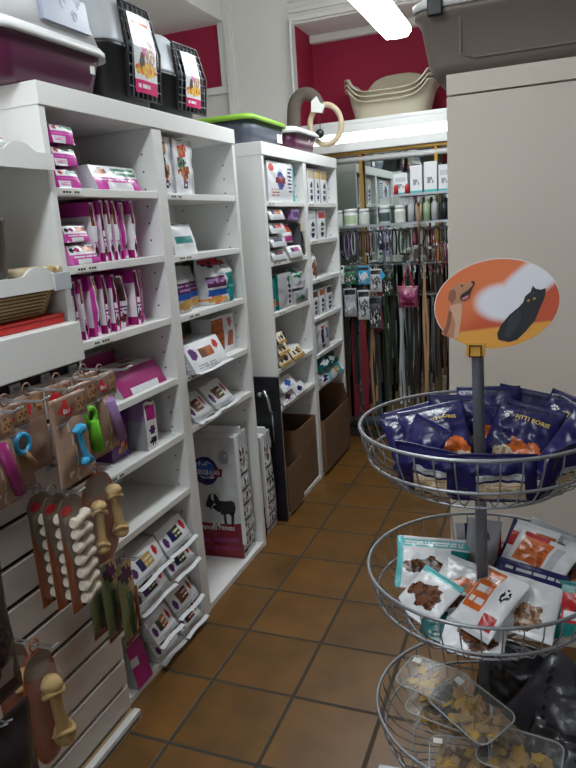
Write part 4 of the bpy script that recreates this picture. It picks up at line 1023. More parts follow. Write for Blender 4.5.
# printed design: orange field, golden band along the foot, pale burst sweeping to the upper right
dband = mt('ADD', mt('MULTIPLY', X, -.62), mt('MULTIPLY', Z, .78))
c0 = mixc(sstep(dband, -.02, .03), (206, 84, 40), (232, 122, 66))
c0 = mixc(sstep(mt('ADD', Z, mt('MULTIPLY', X, -.12)), -.046, -.052), c0, (236, 166, 62))
ex = mt('DIVIDE', mt('ADD', X, -.018), .062); ez = mt('DIVIDE', mt('ADD', Z, -.004), .042)
e1 = mt('ADD', mt('POWER', ex, 2), mt('POWER', ez, 2))
ax = mt('ADD', mt('MULTIPLY', mt('ADD', X, -.075), .8), mt('MULTIPLY', mt('ADD', Z, -.052), .6)); az = mt('ADD', mt('MULTIPLY', mt('ADD', X, -.075), -.6), mt('MULTIPLY', mt('ADD', Z, -.052), .8))
e2 = mt('ADD', mt('POWER', mt('DIVIDE', ax, .10), 2), mt('POWER', mt('DIVIDE', az, .036), 2))
c0 = mixc(sstep(mt('MINIMUM', e1, e2), 1.25, .45), c0, (238, 238, 246))
Lk.new(c0, bs.inputs['Base Color'])
ell = [(SA*math.cos(a), SB*math.sin(a)) for a in [2*PI*i/72 for i in range(72)]]
th = R(7)
ell = [(x*math.cos(th)-z*math.sin(th), x*math.sin(th)+z*math.cos(th)) for x, z in ell]
mb = MB(); mb.prism(ell, 0, .004, PAPER); sgn = mb.build('sign', st, (.0395, -.018, 1.338), (0, R(1.2), 0))
mb = MB(); mb.prism([(x*.985, z*.985) for x, z in ell], -.0008, 0, signm); mb.build('sign_face', sgn)
def zz(pts): return [((x-262)/3.945*.00199, -(y-212)/3.945*.00199) for x, y in pts]
ST = {k: mat('sign_print_'+k, c, rough=.42) for k, c in dict(tan=(196, 138, 104), dtan=(150, 92, 66), ltan=(222, 176, 146), dark=(46, 24, 24), pink=(206, 120, 130), black=(24, 24, 32), cgrey=(48, 48, 60), amber=(170, 150, 70)).items()}
def pic(name, layers):
    mb = MB()
    for i, (poly, m) in enumerate(layers): mb.prism(zz(poly), -.0011-.0003*i, -.0008, ST[m])
    mb.build(name, sgn)
pic('dog_picture', [([(40, 335), (60, 290), (70, 230), (80, 205), (68, 180), (75, 150), (95, 130), (120, 118), (135, 122), (165, 112), (178, 112), (172, 130), (150, 150), (125, 165), (118, 180), (125, 190), (150, 185), (158, 170), (160, 182), (150, 190), (130, 200), (128, 260), (110, 355), (75, 352)], 'tan'),
    ([(75, 215), (105, 205), (128, 205), (126, 260), (110, 352), (92, 354), (100, 290)], 'ltan'), ([(46, 330), (62, 290), (72, 235), (86, 240), (76, 300), (62, 345)], 'dtan'),
    ([(75, 152), (95, 142), (102, 160), (98, 185), (86, 206), (70, 186)], 'dtan'), ([(118, 182), (126, 166), (150, 150), (170, 132), (176, 114), (180, 122), (166, 150), (160, 166), (158, 180), (140, 192), (124, 192)], 'dark'), ([(124, 184), (150, 170), (158, 172), (150, 184), (134, 190)], 'pink'), ([(122, 128), (130, 124), (134, 130), (126, 133)], 'dark'), ([(166, 112), (178, 111), (176, 120), (168, 119)], 'dark')])
pic('cat_picture', [([(275, 360), (271, 335), (285, 300), (320, 255), (355, 225), (372, 205), (380, 180), (400, 162), (408, 138), (420, 151), (440, 155), (458, 149), (456, 180), (448, 205), (436, 235), (420, 280), (400, 305), (385, 325), (350, 362), (320, 371), (290, 365)], 'black'),
    ([(320, 265), (355, 235), (368, 260), (350, 310), (318, 350), (300, 345)], 'cgrey'), ([(395, 172), (410, 160), (418, 168), (405, 186)], 'cgrey'), ([(386, 198), (393, 192), (399, 198), (392, 204)], 'amber'), ([(408, 190), (416, 184), (422, 190), (414, 197)], 'amber')])
mb = MB(); mb.box((-.0395, .0, -.097), (.04, .005, .03), mat('golden_tab', (214, 160, 56), rough=.45), .001); mb.build('sign_tab', sgn)
mb = MB(); mb.tube([(-.052, -.004, -.112), (-.052, -.004, -.088), (-.028, -.004, -.088), (-.028, -.004, -.112)], .0022, mat('dark_bronze_clip', (92, 66, 30), rough=.4, metal=.6), 6, loop=True); mb.build('sign_clip', sgn)

PROF = [(0, .267), (-.03, .263), (-.072, .248), (-.105, .224), (-.13, .181), (-.14, .12)]
def settle(o, zr):
    """a soft bag pressed into the wire basket: what would stick out through the wires is pushed back against them"""
    M_ = Matrix.LocRotScale(o.location, o.rotation_euler, None); Mi = M_.inverted()
    for q in [o]+list(o.children):
        for v in q.data.vertices:
            p = M_ @ v.co; dz = p.z-zr
            ax, ay = SX-.021*p.z, SY
            fl_ = zr-.134
            if p.z < fl_: p.z = fl_+(p.z-fl_)*.02
            dz = min(0, p.z-zr)
            for (z1, r1), (z2, r2q) in zip(PROF[:-1], PROF[1:]):
                if z2 <= dz <= z1: lim = r1+(r2q-r1)*(dz-z1)/(z2-z1); break
            else: lim = PROF[-1][1]
            lim -= .0075
            if p.z > zr+.012: lim += (p.z-zr-.012)*.6
            rx, ry = p.x-ax, p.y-ay; rr = math.hypot(rx, ry)
            if rr > lim:
                k = (lim+(rr-lim)*.03)/rr; p.x, p.y = ax+rx*k, ay+ry*k
            elif rr < .019 and p.z < 1.24:
                k = .019/max(rr, 1e-4); p.x, p.y = ax+rx*k, ay+ry*k
            v.co = Mi @ p
#OFF
OFF = {
"clear biscuit tub at the left back of the bottom basket": [
-0.0083,
0.0087,
-0.0006
],
"clear biscuit tub under the left back tub, at the left wires": [
-0.0051,
0.0108,
0.0006
],
"clear biscuit tub lying tilted on top of the others": [
0.0019,
-0.0115,
0.0029
],
"clear biscuit tub with yellow biscuits at the front of the bottom basket": [
0.0101,
-0.0063,
0.0009
],
"clear biscuit tub lowest at the front of the bottom basket": [
-0.0117,
0.0018,
0.0018
],
"charcoal grey treat bag leaning in the right half of the bottom basket": [
-0.0265,
0.0021,
0.0089
],
"charcoal grey treat bag standing behind the pole in the bottom basket": [
-0.0231,
0.0158,
-0.0006
],
"charcoal grey treat bag at the far right of the bottom basket": [
-0.01,
-0.0068,
0.01
],
"dark treat bag lying low at the right front of the bottom basket": [
-0.0262,
-0.0026,
0.0094
],
"navy treat bag standing at the back left of the top basket": [
0.023,
-0.0129,
0.0094
],
"navy treat bag with gold lettering leaning at the far left of the top basket": [
0.0249,
-0.008,
0.0099
],
"navy treat bag with gold lettering and biscuit picture left of the pole": [
0.0243,
-0.0138,
0.0014
],
"navy treat bag with orange picture hanging over the left front rim": [
0.0183,
0.0191,
0.0093
],
"navy treat bag lying across the front of the basket, beige back turned outwards": [
-0.0074,
0.0253,
0.0095
],
"navy treat bag standing front left inside the wires, back turned outwards": [
0.0023,
0.0263,
0.0094
],
"navy treat bag with biscuit picture directly behind the pole": [
-0.0187,
0.0183,
0.0099
],
"navy treat bag with orange picture just right of the pole": [
-0.0263,
0.0097,
-0.0002
],
"navy treat bag at the back of the top basket right of the pole": [
-0.0251,
-0.0082,
0.0094
],
"navy treat bag tilted against the right back wires of the top basket": [
-0.0191,
-0.0182,
0.0094
],
"navy treat bag slumped at the right front of the top basket": [
-0.007,
0.0255,
0.0093
],
"navy treat bag against the right front wires, beige back turned outwards": [
-0.0195,
0.0177,
0.0095
],
"white and teal treat pack with brown chews at the left back of the middle basket": [
-0.0274,
0.0058,
-0.0002
],
"clear white treat pack with orange rolls at the left of the middle basket": [
0.0233,
0.0155,
0.0012
],
"treat pack with chunky brown bites nearest the left rim of the middle basket": [
-0.0114,
0.0237,
0.0096
],
"silver treat pack with brown sticks standing just left of the pole": [
0.0125,
0.0244,
0.0058
],
"white treat pack with orange band in front of the pole": [
-0.0242,
-0.0038,
0.0005
],
"white and navy treat pack with a brown dog chew picture at the front": [
-0.0047,
0.0266,
0.0075
],
"teal treat pack wedged under the navy pack at the right front": [
0.004,
-0.0145,
0.01
],
"white treat pack with wide orange panel right of the pole": [
-0.0178,
0.0182,
0.0093
],
"white treat pack with red label behind the orange panel pack": [
0.0129,
0.0248,
0.0005
],
"clear treat pack with long brown strips at the right of the middle basket": [
-0.0251,
-0.0083,
0.0093
],
"clear treat pack with brown strips at the right back of the middle basket": [
-0.025,
0.002,
0.01
],
"white treat pack flat at the bottom front of the middle basket": [
0.0188,
-0.0187,
0.0088
],
"navy cornered treat pack standing behind the pole": [
-0.0169,
0.0219,
-0.0043
]
}
#ENDOFF
# ------------------------------------------------------------------ navy treat bags heaped in the top basket
def nav(kind):
    pic_ = [('b', .62, .26, .3, .17, 'orange', 'dorange'), ('b', .36, .2, .24, .1, 'cream', 'tan'), ('b', .72, .16, .22, .08, 'cream', 'white')]
    if kind == 0: return ['navy', ('t', .12, .88, .9, .94, 'dnavy', 1)]+pic_
    return ['navy']+pic_
NB = ['navy', ('r', .3, .14, .86, .5, 'beige'), ('r', .3, .55, .86, .66, 'lgrey'), ('t', .34, .18, .82, .46, 'tan', 7), ('t', .34, .57, .82, .64, 'grey', 2)]
GOLDT = mat('gold_lettering', (206, 178, 96), rough=.4)
def nbag(label, x, y, z, lean, rz, roll=0.0, w=.15, h=.18, d=.034, front=None, back=None, txt=True, **k):
    o, F = pouch('treat_bag', w, h, d, front or nav(0), back=back or NB, nu=36, nv=46, wr=.012, loc=(x-.02, y, z))
    o.rotation_mode = 'XYZ'
    m3 = Matrix.Rotation(rz, 3, 'Z') @ Matrix.Rotation(lean, 3, 'X') @ Matrix.Rotation(roll, 3, 'Y')
    o.rotation_euler = m3.to_euler()
    tag(o, label, 'dog treat bag', 'navy treat bags heaped in the top basket')
    if txt:
        write('PITTI BORIS', .0155, GOLDT, o, lambda a, b: F(a, b, .6, .72), 'lettering', bold=.0004)
        mb = MB()
        for dx, dz, r_ in ((0, 0, .0062), (-.008, .007, .0028), (-.0028, .0105, .0028), (.003, .0105, .0028), (.0082, .007, .0028)):
            ring = [F(dx+r_*math.cos(q), dz+r_*math.sin(q), .2, .71) for q in [2*PI*i/10 for i in range(10)]]
            mb.loft([ring, [p+Vector((0, -.0004, 0)) for p in ring]], P('white'), smooth=False)
        mb.build('paw_emblem', o)
    o.location += Vector(OFF.get(label, (0, 0, 0)))
    settle(o, 1.078)
    return o
TB = .915
nbag('navy treat bag standing at the back left of the top basket', SX-.085, SY+.12, TB+.012, R(-6), R(4), R(2), w=.155, h=.165, txt=False)
nbag('navy treat bag with gold lettering leaning at the far left of the top basket', SX-.15, SY+.02, TB+.02, R(-42), R(14), R(-14), w=.14, h=.17)
nbag('navy treat bag with gold lettering and biscuit picture left of the pole', SX-.092, SY-.03, TB+.045, R(-50), R(4), R(-16), w=.16, h=.19)
nbag('navy treat bag with orange picture hanging over the left front rim', SX-.17, SY-.095, TB+.022, R(-24), R(-38), R(8), w=.12, h=.15, txt=False)
nbag('navy treat bag lying across the front of the basket, beige back turned outwards', SX+.05, SY-.165, TB+.015, R(-14), R(182), R(3), w=.175, h=.125, d=.028, txt=False)
nbag('navy treat bag standing front left inside the wires, back turned outwards', SX-.10, SY-.155, TB+.012, R(-12), R(166), R(-4), w=.14, h=.13, d=.028, txt=False, back=NB)
nbag('navy treat bag with biscuit picture directly behind the pole', SX+.03, SY+.085, TB+.04, R(-16), R(-2), R(-3), w=.15, h=.16, txt=False)
nbag('navy treat bag with orange picture just right of the pole', SX+.085, SY+.0, TB+.045, R(-40), R(-6), R(14), w=.15, h=.17)
nbag('navy treat bag at the back of the top basket right of the pole', SX+.10, SY+.15, TB+.028, R(-8), R(-6), R(10), w=.15, h=.16, txt=False)
nbag('navy treat bag tilted against the right back wires of the top basket', SX+.17, SY+.09, TB+.03, R(-24), R(-20), R(16), w=.15, h=.165)
nbag('navy treat bag slumped at the right front of the top basket', SX+.165, SY-.06, TB+.02, R(-34), R(-28), R(20), w=.15, h=.18, txt=False)
nbag('navy treat bag against the right front wires, beige back turned outwards', SX+.175, SY-.10, TB+.02, R(-18), R(236), R(2), w=.14, h=.13, d=.028, txt=False)

# ------------------------------------------------------------------ mixed treat packs in the middle basket
def mbag(label, x, y, z, lean, rz, roll, art, w=.12, h=.18, d=.022, hole=True, name='treat_pack', wr=.006):
    o, F = pouch(name, w, h, d, art, back=['lgrey'], nu=44, nv=56, wr=wr, loc=(x-.012, y, z))
    m3 = Matrix.Rotation(rz, 3, 'Z') @ Matrix.Rotation(lean, 3, 'X') @ Matrix.Rotation(roll, 3, 'Y')
    o.rotation_euler = m3.to_euler()
    tag(o, label, 'dog treat pack')
    o.location += Vector(OFF.get(label, (0, 0, 0)))
    settle(o, .728)
    return o, F
MZ = .563
mbag('white and teal treat pack with brown chews at the left back of the middle basket', SX-.10, SY+.02, MZ+.055, R(-50), R(8), R(2), ['white', ('r', 0, .78, 1, .95, 'lteal'), ('t', .1, .8, .9, .93, 'white', 2), ('r', .75, .05, 1, .75, 'teal'), ('b', .42, .4, .3, .16, 'dbrown', 'brown'), ('r', 0, .0, .08, 1, 'lteal')], w=.19, h=.14)
mbag('clear white treat pack with orange rolls at the left of the middle basket', SX-.085, SY-.085, MZ+.05, R(-66), R(-14), R(8), ['white', ('b', .55, .55, .3, .14, 'orange', 'tan'), ('b', .35, .25, .28, .16, 'brown', 'dbrown'), ('r', .0, .85, 1, 1, 'lgrey')], w=.19, h=.16)
mbag('treat pack with chunky brown bites nearest the left rim of the middle basket', SX-.15, SY-.10, MZ+.03, R(-58), R(-40), R(0), ['white', ('b', .5, .5, .36, .25, 'brown', 'dbrown'), ('r', 0, .88, 1, 1, 'lteal')], w=.14, h=.13)
mbag('silver treat pack with brown sticks standing just left of the pole', SX-.035, SY+.10, MZ+.05, R(-10), R(4), R(6), ['silver', ('b', .5, .6, .18, .28, 'dbrown', 'brown'), ('r', 0, 0, 1, .2, 'teal'), ('r', .0, .2, .15, 1, 'lgrey')], w=.085, h=.15)
o, F = mbag('white treat pack with orange band in front of the pole', SX-.0, SY-.13, MZ+.06, R(-60), R(-30), R(4), ['white', ('r', .05, .3, .5, .97, 'orange'), ('t', .1, .35, .45, .9, 'white', 3), ('r', .62, .12, .9, .34, 'red'), ('b', .75, .66, .1, .12, 'black', 'white'), ('r', .0, .0, 1, .08, 'lgrey')], w=.115, h=.17)
o, F = mbag('white and navy treat pack with a brown dog chew picture at the front', SX+.08, SY-.125, MZ+.045, R(-52), R(-6), R(8), ['white', ('r', 0, .78, 1, 1, 'navy'), ('t', .1, .82, .9, .95, 'lgrey', 1), ('b', .12, .58, .12, .16, 'dgreen', 'grey'), ('b', .62, .24, .17, .22, 'brown', 'tan'), ('e', .36, .5, .1, .075, 'blue'), ('e', .24, .36, .1, .075, 'blue')], w=.16, h=.165)
mbag('teal treat pack wedged under the navy pack at the right front', SX+.19, SY-.07, MZ+.03, R(-34), R(-24), R(-10), ['teal', ('r', .3, .3, .6, .8, 'red'), ('r', .62, 0, 1, 1, 'white'), ('r', .34, .35, .56, .5, 'white')], w=.13, h=.13)
mbag('white treat pack with wide orange panel right of the pole', SX+.09, SY-.01, MZ+.07, R(-56), R(-28), R(4), ['white', ('r', .12, .5, .62, .92, 'orange'), ('t', .16, .55, .58, .88, 'dorange', 5), ('r', .66, .5, .8, .92, 'lgrey'), ('r', .1, .93, .5, 1, 'red'), ('r', .55, .18, .95, .3, 'red')], w=.16, h=.17)
mbag('white treat pack with red label behind the orange panel pack', SX+.05, SY+.055, MZ+.07, R(-44), R(-26), R(2), ['white', ('r', .1, .55, .5, .8, 'red'), ('r', .55, .5, .95, .9, 'dorange'), ('r', 0, 0, .08, 1, 'navy')], w=.13, h=.16)
mbag('clear treat pack with long brown strips at the right of the middle basket', SX+.165, SY-.0, MZ+.055, R(-58), R(-36), R(4), ['lgrey', ('b', .45, .5, .2, .42, 'brown', 'dbrown'), ('r', .75, .0, .9, 1, 'white'), ('r', 0, .9, 1, 1, 'white')], w=.13, h=.18)
mbag('clear treat pack with brown strips at the right back of the middle basket', SX+.15, SY+.10, MZ+.055, R(-38), R(-22), R(8), ['white', ('b', .5, .62, .36, .14, 'brown', 'tan'), ('r', 0, .85, 1, 1, 'lgrey')], w=.17, h=.15)
mbag('white treat pack flat at the bottom front of the middle basket', SX-.06, SY-.16, MZ+.012, R(-72), R(-4), R(0), ['white', ('b', .7, .5, .2, .3, 'brown', 'dbrown'), ('r', 0, 0, .3, 1, 'dteal'), ('r', .4, .8, 1, 1, 'lteal')], w=.2, h=.12, d=.025)
mbag('navy cornered treat pack standing behind the pole', SX+.0, SY+.12, MZ+.045, R(-16), R(-10), R(-8), ['navy', ('r', .6, .2, 1, .8, 'red'), ('r', 0, 0, .2, 1, 'lgrey')], w=.12, h=.14)

# ------------------------------------------------------------------ clear tubs of biscuits and dark packs in the bottom basket
def tub(label, lab2, x, y, z, rz, tilt, L=.17, Wd=.115, H=.06, seed=1, axis='X'):
    m3 = Matrix.Rotation(rz, 3, 'Z') @ Matrix.Rotation(tilt, 3, axis)
    x, y, z = Vector((x, y, z))+Vector(OFF.get(label, (0, 0, 0)))
    t = thing('biscuit_tub', label, 'plastic tub', (x, y, z), m3.to_euler())
    mb = MB(); rows = [(0, .84), (.006, .86), (H*.92, .965), (H, .985)]
    mb.loft([mb.rrect(L*k, Wd*k, .022, zz_) for zz_, k in rows], CLEAR, caps=True)
    b = mb.build('tub_body', t)
    mb = MB(); mb.tube(mb.rrect(L, Wd, .024, H), .0022, CLEARR, 6, loop=True)
    mb.loft([mb.rrect(L*1.0, Wd*1.0, .024, H), mb.rrect(L*1.02, Wd*1.02, .025, H+.004), mb.rrect(L*1.0, Wd*1.0, .024, H+.007), mb.rrect(L*.9, Wd*.87, .02, H+.006)], CLEAR)
    ld = mb.build('lid', t)
    MB().box((-L*.36, Wd*.28, H+.0078), (.022, .016, .0008), PAPER).build('price_sticker', ld)
    rnd = random.Random(seed); mb = MB()
    for i in range(46):
        px, py = rnd.uniform(-.33, .33)*L, rnd.uniform(-.29, .29)*Wd; pz = .012+rnd.random()*(H-.026)
        m = BISC[0 if rnd.random() < .36 else (1 if rnd.random() < .75 else 2)]
        rr = Matrix.Rotation(rnd.uniform(0, 6), 3, 'Z') @ Matrix.Rotation(rnd.uniform(-.9, .9), 3, 'X')
        if rnd.random() < .5:
            s = rnd.uniform(.011, .016)
            q = [Vector((s*(1+.25*math.cos(5*a))*math.cos(a), s*(1+.25*math.cos(5*a))*math.sin(a), 0)) for a in [2*PI*j/15 for j in range(15)]]
        else:
            s = rnd.uniform(.006, .008)
            q = [Vector((s*2.0*math.cos(a)*(1+.2*math.cos(2*a)), s*math.sin(a)*(1+.4*abs(math.cos(a))), 0)) for a in [2*PI*j/12 for j in range(12)]]
        lo = [rr @ (p+Vector((0, 0, -.003)))+Vector((px, py, pz)) for p in q]; hi = [rr @ (p+Vector((0, 0, .003)))+Vector((px, py, pz)) for p in q]
        mb.loft([lo, hi], m, smooth=False)
    o = mb.build('dog_biscuits', None, (x, y, z), m3.to_euler()); tag(o, lab2, 'dog biscuits', kind='stuff')
BZ = .193
tub('clear biscuit tub at the left back of the bottom basket', 'small dog biscuits inside the left back clear tub', SX-.128, SY+.012, BZ+.117, R(-18), R(6), seed=3)
tub('clear biscuit tub under the left back tub, at the left wires', 'small dog biscuits inside the tub at the left wires', SX-.108, SY-.0, BZ+.046, R(-12), R(4), seed=4)
tub('clear biscuit tub lying tilted on top of the others', 'yellow and brown dog biscuits inside the tilted top tub', SX-.025, SY-.075, BZ+.145, R(-40), R(14), L=.19, seed=5)
tub('clear biscuit tub with yellow biscuits at the front of the bottom basket', 'yellow dog biscuits inside the front tub', SX+.07, SY-.112, BZ+.075, R(-8), R(8), L=.18, seed=6)
tub('clear biscuit tub lowest at the front of the bottom basket', 'small dog biscuits inside the lowest front tub', SX-.045, SY-.115, BZ+.03, R(8), R(2), L=.14, H=.045, seed=7)
DKF = dict(smoke=CLEARD, smoke2=CLEARD)
def dk(label, x, y, z, lean, rz, roll, w, h, d, art):
    o, F = pouch('treat_bag', w, h, d, art, nu=18, nv=20, wr=.012, loc=(x, y, z), bm_mat=dict(smoke=mat('charcoal_film', (66, 66, 74), rough=.28, spec=.6, bump=.2, bscale=30), smoke2=mat('charcoal_film_dark', (40, 38, 44), rough=.25, spec=.6)))
    m3 = Matrix.Rotation(rz, 3, 'Z') @ Matrix.Rotation(lean, 3, 'X') @ Matrix.Rotation(roll, 3, 'Y'); o.rotation_euler = m3.to_euler()
    tag(o, label, 'treat bag')
    o.location += Vector(OFF.get(label, (0, 0, 0)))
    settle(o, .345)
dk('charcoal grey treat bag leaning in the right half of the bottom basket', SX+.13, SY+.0, BZ+.05, R(-48), R(-24), R(18), .20, .22, .05, ['smoke', ('d', 1, .6, .62, .66, 'smoke2')])
dk('charcoal grey treat bag standing behind the pole in the bottom basket', SX+.07, SY+.11, BZ+.03, R(-14), R(-8), R(4), .2, .19, .05, ['smoke2', ('b', .3, .7, .2, .2, 'smoke', 'smoke2')])
dk('charcoal grey treat bag at the far right of the bottom basket', SX+.20, SY+.05, BZ+.06, R(-30), R(-50), R(6), .18, .2, .05, ['smoke'])
dk('dark treat bag lying low at the right front of the bottom basket', SX+.17, SY-.12, BZ+.03, R(-62), R(-18), R(4), .19, .16, .05, ['smoke2', ('b', .5, .5, .2, .2, 'smoke', 'smoke2')])

# ------------------------------------------------------------------ leash wall : glass shelves, jars, rails and everything hanging from them
LY = 4.36
def glass_shelf(x0, x1, z, label):
    t = thing('glass_shelf', label, 'shelf', ((x0+x1)/2, 4.40, z))
    w = x1-x0
    MB().span(-w/2, w/2, -.09, -.001, -.008, 0, GLASS).build('glass_pane', t)
    MB().span(-w/2, w/2, -.096, -.0905, -.011, .003, CHROME).build('front_rail', t)
glass_shelf(-1.5, .4, 1.50, 'long glass shelf carrying the white jars on the leash wall')
glass_shelf(-.93, .4, 1.675, 'upper glass shelf carrying pale boxes on the leash wall')
def jar(label, x, z, r, h, cap, col, lab, group):
    t = thing('jar', label, 'jar', (x, 4.355, z+e), group=group)
    mb = MB(); mb.lathe([(0, 0), (r*.96, 0), (r, .006), (r, h*.72), (r*.9, h*.8), (0, h*.8)], col, 18); b = mb.build('jar_body', t)
    mb = MB(); mb.lathe([(r*.82, h*.8), (r*.97, h*.81), (r*.97, h*.97), (r*.9, h), (0, h)], cap, 18); mb.build('cap', t)
    mb = MB(); n = 10
    mb.loft([[Vector((r*1.012*math.cos(a), r*1.012*math.sin(a), zz_)) for a in [R(200+140*i/n) for i in range(n+1)]] for zz_ in (h*.14, h*.62)], lab, closed=False, caps=False)
    mb.build('paper_label', b)
JC = mat('frosted_jar_plastic', (196, 206, 204), rough=.35)
LBL = [mat('jar_label_'+k, c, rough=.5) for k, c in (('pale', (206, 208, 200)), ('sage', (176, 196, 160)), ('dark', (70, 80, 84)))]
for k, (x, r, h, cap, col, lab) in enumerate(((-1.31, .038, .105, WHITEP, JC, 0), (-1.215, .045, .11, WHITEP, WHITEP, 1), (-1.125, .035, .105, WHITEP, JC, 0), (-.985, .036, .115, WHITEP, JC, 2), (-.885, .036, .11, WHITEP, WHITEP, 0))):
    jar('white capped jar on the lower glass shelf, %s from the left' % ORD[k], x, 1.50, r, h, cap, col, LBL[lab], 'white jars on the lower glass shelf')
def bottle(label, x, z, r, h, m, capm, group, y=4.36):
    t = thing('bottle', label, 'bottle', (x, y, z+e), group=group)
    mb = MB(); mb.lathe([(0, 0), (r, 0), (r, h*.68), (r*.5, h*.78), (r*.38, h*.84), (0, h*.84)], m, 14); mb.build('bottle_body', t)
    mb = MB(); mb.lathe([(r*.42, h*.82), (r*.5, h*.83), (r*.45, h*.99), (0, h)], capm, 12); mb.build('cap', t)
for k, (x, m) in enumerate(((-.815, 'lgrey'), (-.765, 'beige'), (-.715, 'lime'), (-.665, 'lgrey'))): bottle('pale bottle at the right of the lower glass shelf, %s from the left' % ORD[k], x, 1.50, .022, .155, P(m) if m != 'lime' else mat('pale_green_bottle', (170, 190, 150), rough=.3), WHITEP, 'pale bottles on the lower glass shelf')
for k, x in enumerate((-.605, -.547)): bottle('dark bottle at the right end of the lower glass shelf, %s one' % ('left', 'right')[k], x, 1.50, .026, .14, BLACKP, BLACKP, 'dark bottles on the lower glass shelf')
for k, (x, w, h, c) in enumerate(((-.875, .09, .13, 'lgrey'), (-.775, .075, .17, 'white'), (-.685, .08, .185, 'white'), (-.60, .07, .16, 'lgrey'))):
    o, F = loaf('carton', w, .06, h, {'front': ['white', ('r', .1, .6, .9, .8, c), ('t', .2, .15, .8, .5, 'grey', 4), ('r', 0, 0, 1, .06, 'lteal')], '*': [c]}, loc=(x, 4.366, 1.675+e), bulge=0, wr=0, n=8, m=10)
    tag(o, 'pale product carton on the upper glass shelf, %s from the left' % ORD[k], 'carton', 'pale cartons on the upper glass shelf')
for k, x in enumerate((-.90, -.83)): bottle('small red bottle in front of the pale cartons, %s one' % ('left', 'right')[k], x, 1.675, .014, .075, P('red'), P('white'), 'small red bottles on the upper glass shelf', 4.318)
rk = thing('hook_rack', 'chrome rails and hooks holding the leashes on the far wall', 'rack', (0, 4.385, 0))
RAILS = (1.455, 1.235, 1.03)
HK = {}
for z in RAILS:
    MB().tube([(-1.5, 0, z), (1.0, 0, z)], .006, CHROME, 8).build('rail', rk)
for x in (-1.45, -.45): MB().tube([(x, .006, .95), (x, .006, 1.48)], .006, CHROME, 8).build('upright', rk)
def rhook(x, z, l=.11):
    MB().tube([(x, 0, z+.006), (x, -l*.8, z+.003), (x, -l, z+.014)], .0022, CHROME, 5).build('hook', rk)
SM = {}
def strapm(c):
    if c not in SM: SM[c] = mat('strap_'+c, PALC[c], rough=.7, bump=.2, bscale=200)
    return SM[c]
def leash(label, x, zt, L, col, w=.011, y=0.0, group='long leashes hanging on the far wall', spread=.02):
    t = thing('hanging_leash', label, 'leash', (x, 4.345+y, zt+.003), group=group)
    mb = MB(); m = strapm(col); ph_ = random.uniform(0, 6)
    for s_, yy, kk in ((-1, 0, 1), (1, -.009, .97)):
        pts = []
        for i in range(25):
            u = i/24
            pts.append((s_*spread*math.sin(PI*min(1, u*1.2)*.5)+.006*math.sin(u*7+ph_+s_)*min(1, u*6), yy+.002*math.sin(u*9+ph_), -.012-L*u*kk))
        mb.tube(pts, (w/2, .0014), m, 4, flat=(1, 0, 0))
    s = mb.build('strap', t)
    mb = MB(); mb.tube([(.0095*math.cos(a), -.004, -.003+.0095*math.sin(a)) for a in [2*PI*i/14 for i in range(14)]], .002, CHROME, 5, loop=True); mb.build('hang_ring', t)
    mb = MB(); mb.tube([(.004*math.cos(a)+spread*.6, -.018, -.03+.012*math.sin(a)) for a in [2*PI*i/12 for i in range(12)]], .002, CHROME, 5, loop=True)
    mb.lathe([(0, -.075), (.005, -.072), (.006, -.05), (.003, -.04), (0, -.04)], CHROME, 8, (spread*.6, -.018, 0)); mb.build('trigger_clip', t)
    return t
cols = ['black', 'dbrown', 'black', 'dred', 'black', 'dgrey', 'black', 'tan', 'dbrown', 'black', 'dgreen', 'black', 'lgrey', 'grey', 'black', 'dbrown', 'black', 'tan', 'dgrey', 'black', 'dbrown', 'black', 'black']
cnt = {}
names = dict(black='black', dbrown='dark brown', dred='dark red', dgrey='charcoal', tan='tan', dgreen='dark green', lgrey='pale grey', grey='grey')
xs = [-1.335+.036*i+random.uniform(-.006, .006) for i in range(len(cols))]
for i, (x, c) in enumerate(zip(xs, cols)):
    cnt[c] = cnt.get(c, 0)+1; tot = cols.count(c)
    L = random.choice((.86, .92, .8, .74, .95)); zt = 1.235 if i % 3 else 1.03
    if zt < 1.1: L = min(L, .85)
    rhook(x, zt, .125)
    leash(('%s leash hanging on the far wall' % names[c]) if tot == 1 else '%s leash on the far wall, %s of its colour from left' % (names[c], ORD[cnt[c]-1]), x, zt, L, c, w=random.choice((.012, .016, .02)), y=-.028*(i % 3), spread=random.uniform(.008, .02))
def short(label, x, zt, L, col, w, group):
    rhook(x, zt, .065)
    t = thing('collar', label, 'collar', (x, 4.345, zt+.0115), group=group)
    mb = MB(); n = 20
    mb.tube([(w*.9*math.sin(2*PI*i/n), .006*math.cos(2*PI*i/n*2), -L/2+L/2*math.cos(2*PI*i/n)) for i in range(n)], (.0085, .0018), strapm(col), 4, loop=True, flat=(0, 1, 0)); mb.build('strap', t)
    MB().box((0, -.004, -L+.004), (.022, .008, .016), CHROME, .002).build('buckle', t)
cc = ['black', 'black', 'lilac', 'lgrey', 'dbrown', 'dred', 'grey', 'navy', 'lilac', 'black', 'dgreen', 'dbrown', 'black', 'dgrey', 'dred', 'dbrown', 'black']
PALN = dict(names, lilac='lilac', navy='navy')
cnt = {}
for i, c in enumerate(cc):
    cnt[c] = cnt.get(c, 0)+1
    lab = '%s dog collar on the top rail of the far wall' % PALN[c]
    if cc.count(c) > 1: lab = '%s dog collar on the top rail, %s %s one from left' % (PALN[c], ORD[cnt[c]-1], PALN[c])
    short(lab, -1.34+.046*i, 1.455, random.uniform(.12, .19), c, random.uniform(.012, .022), 'collars on the top rail of the far wall')
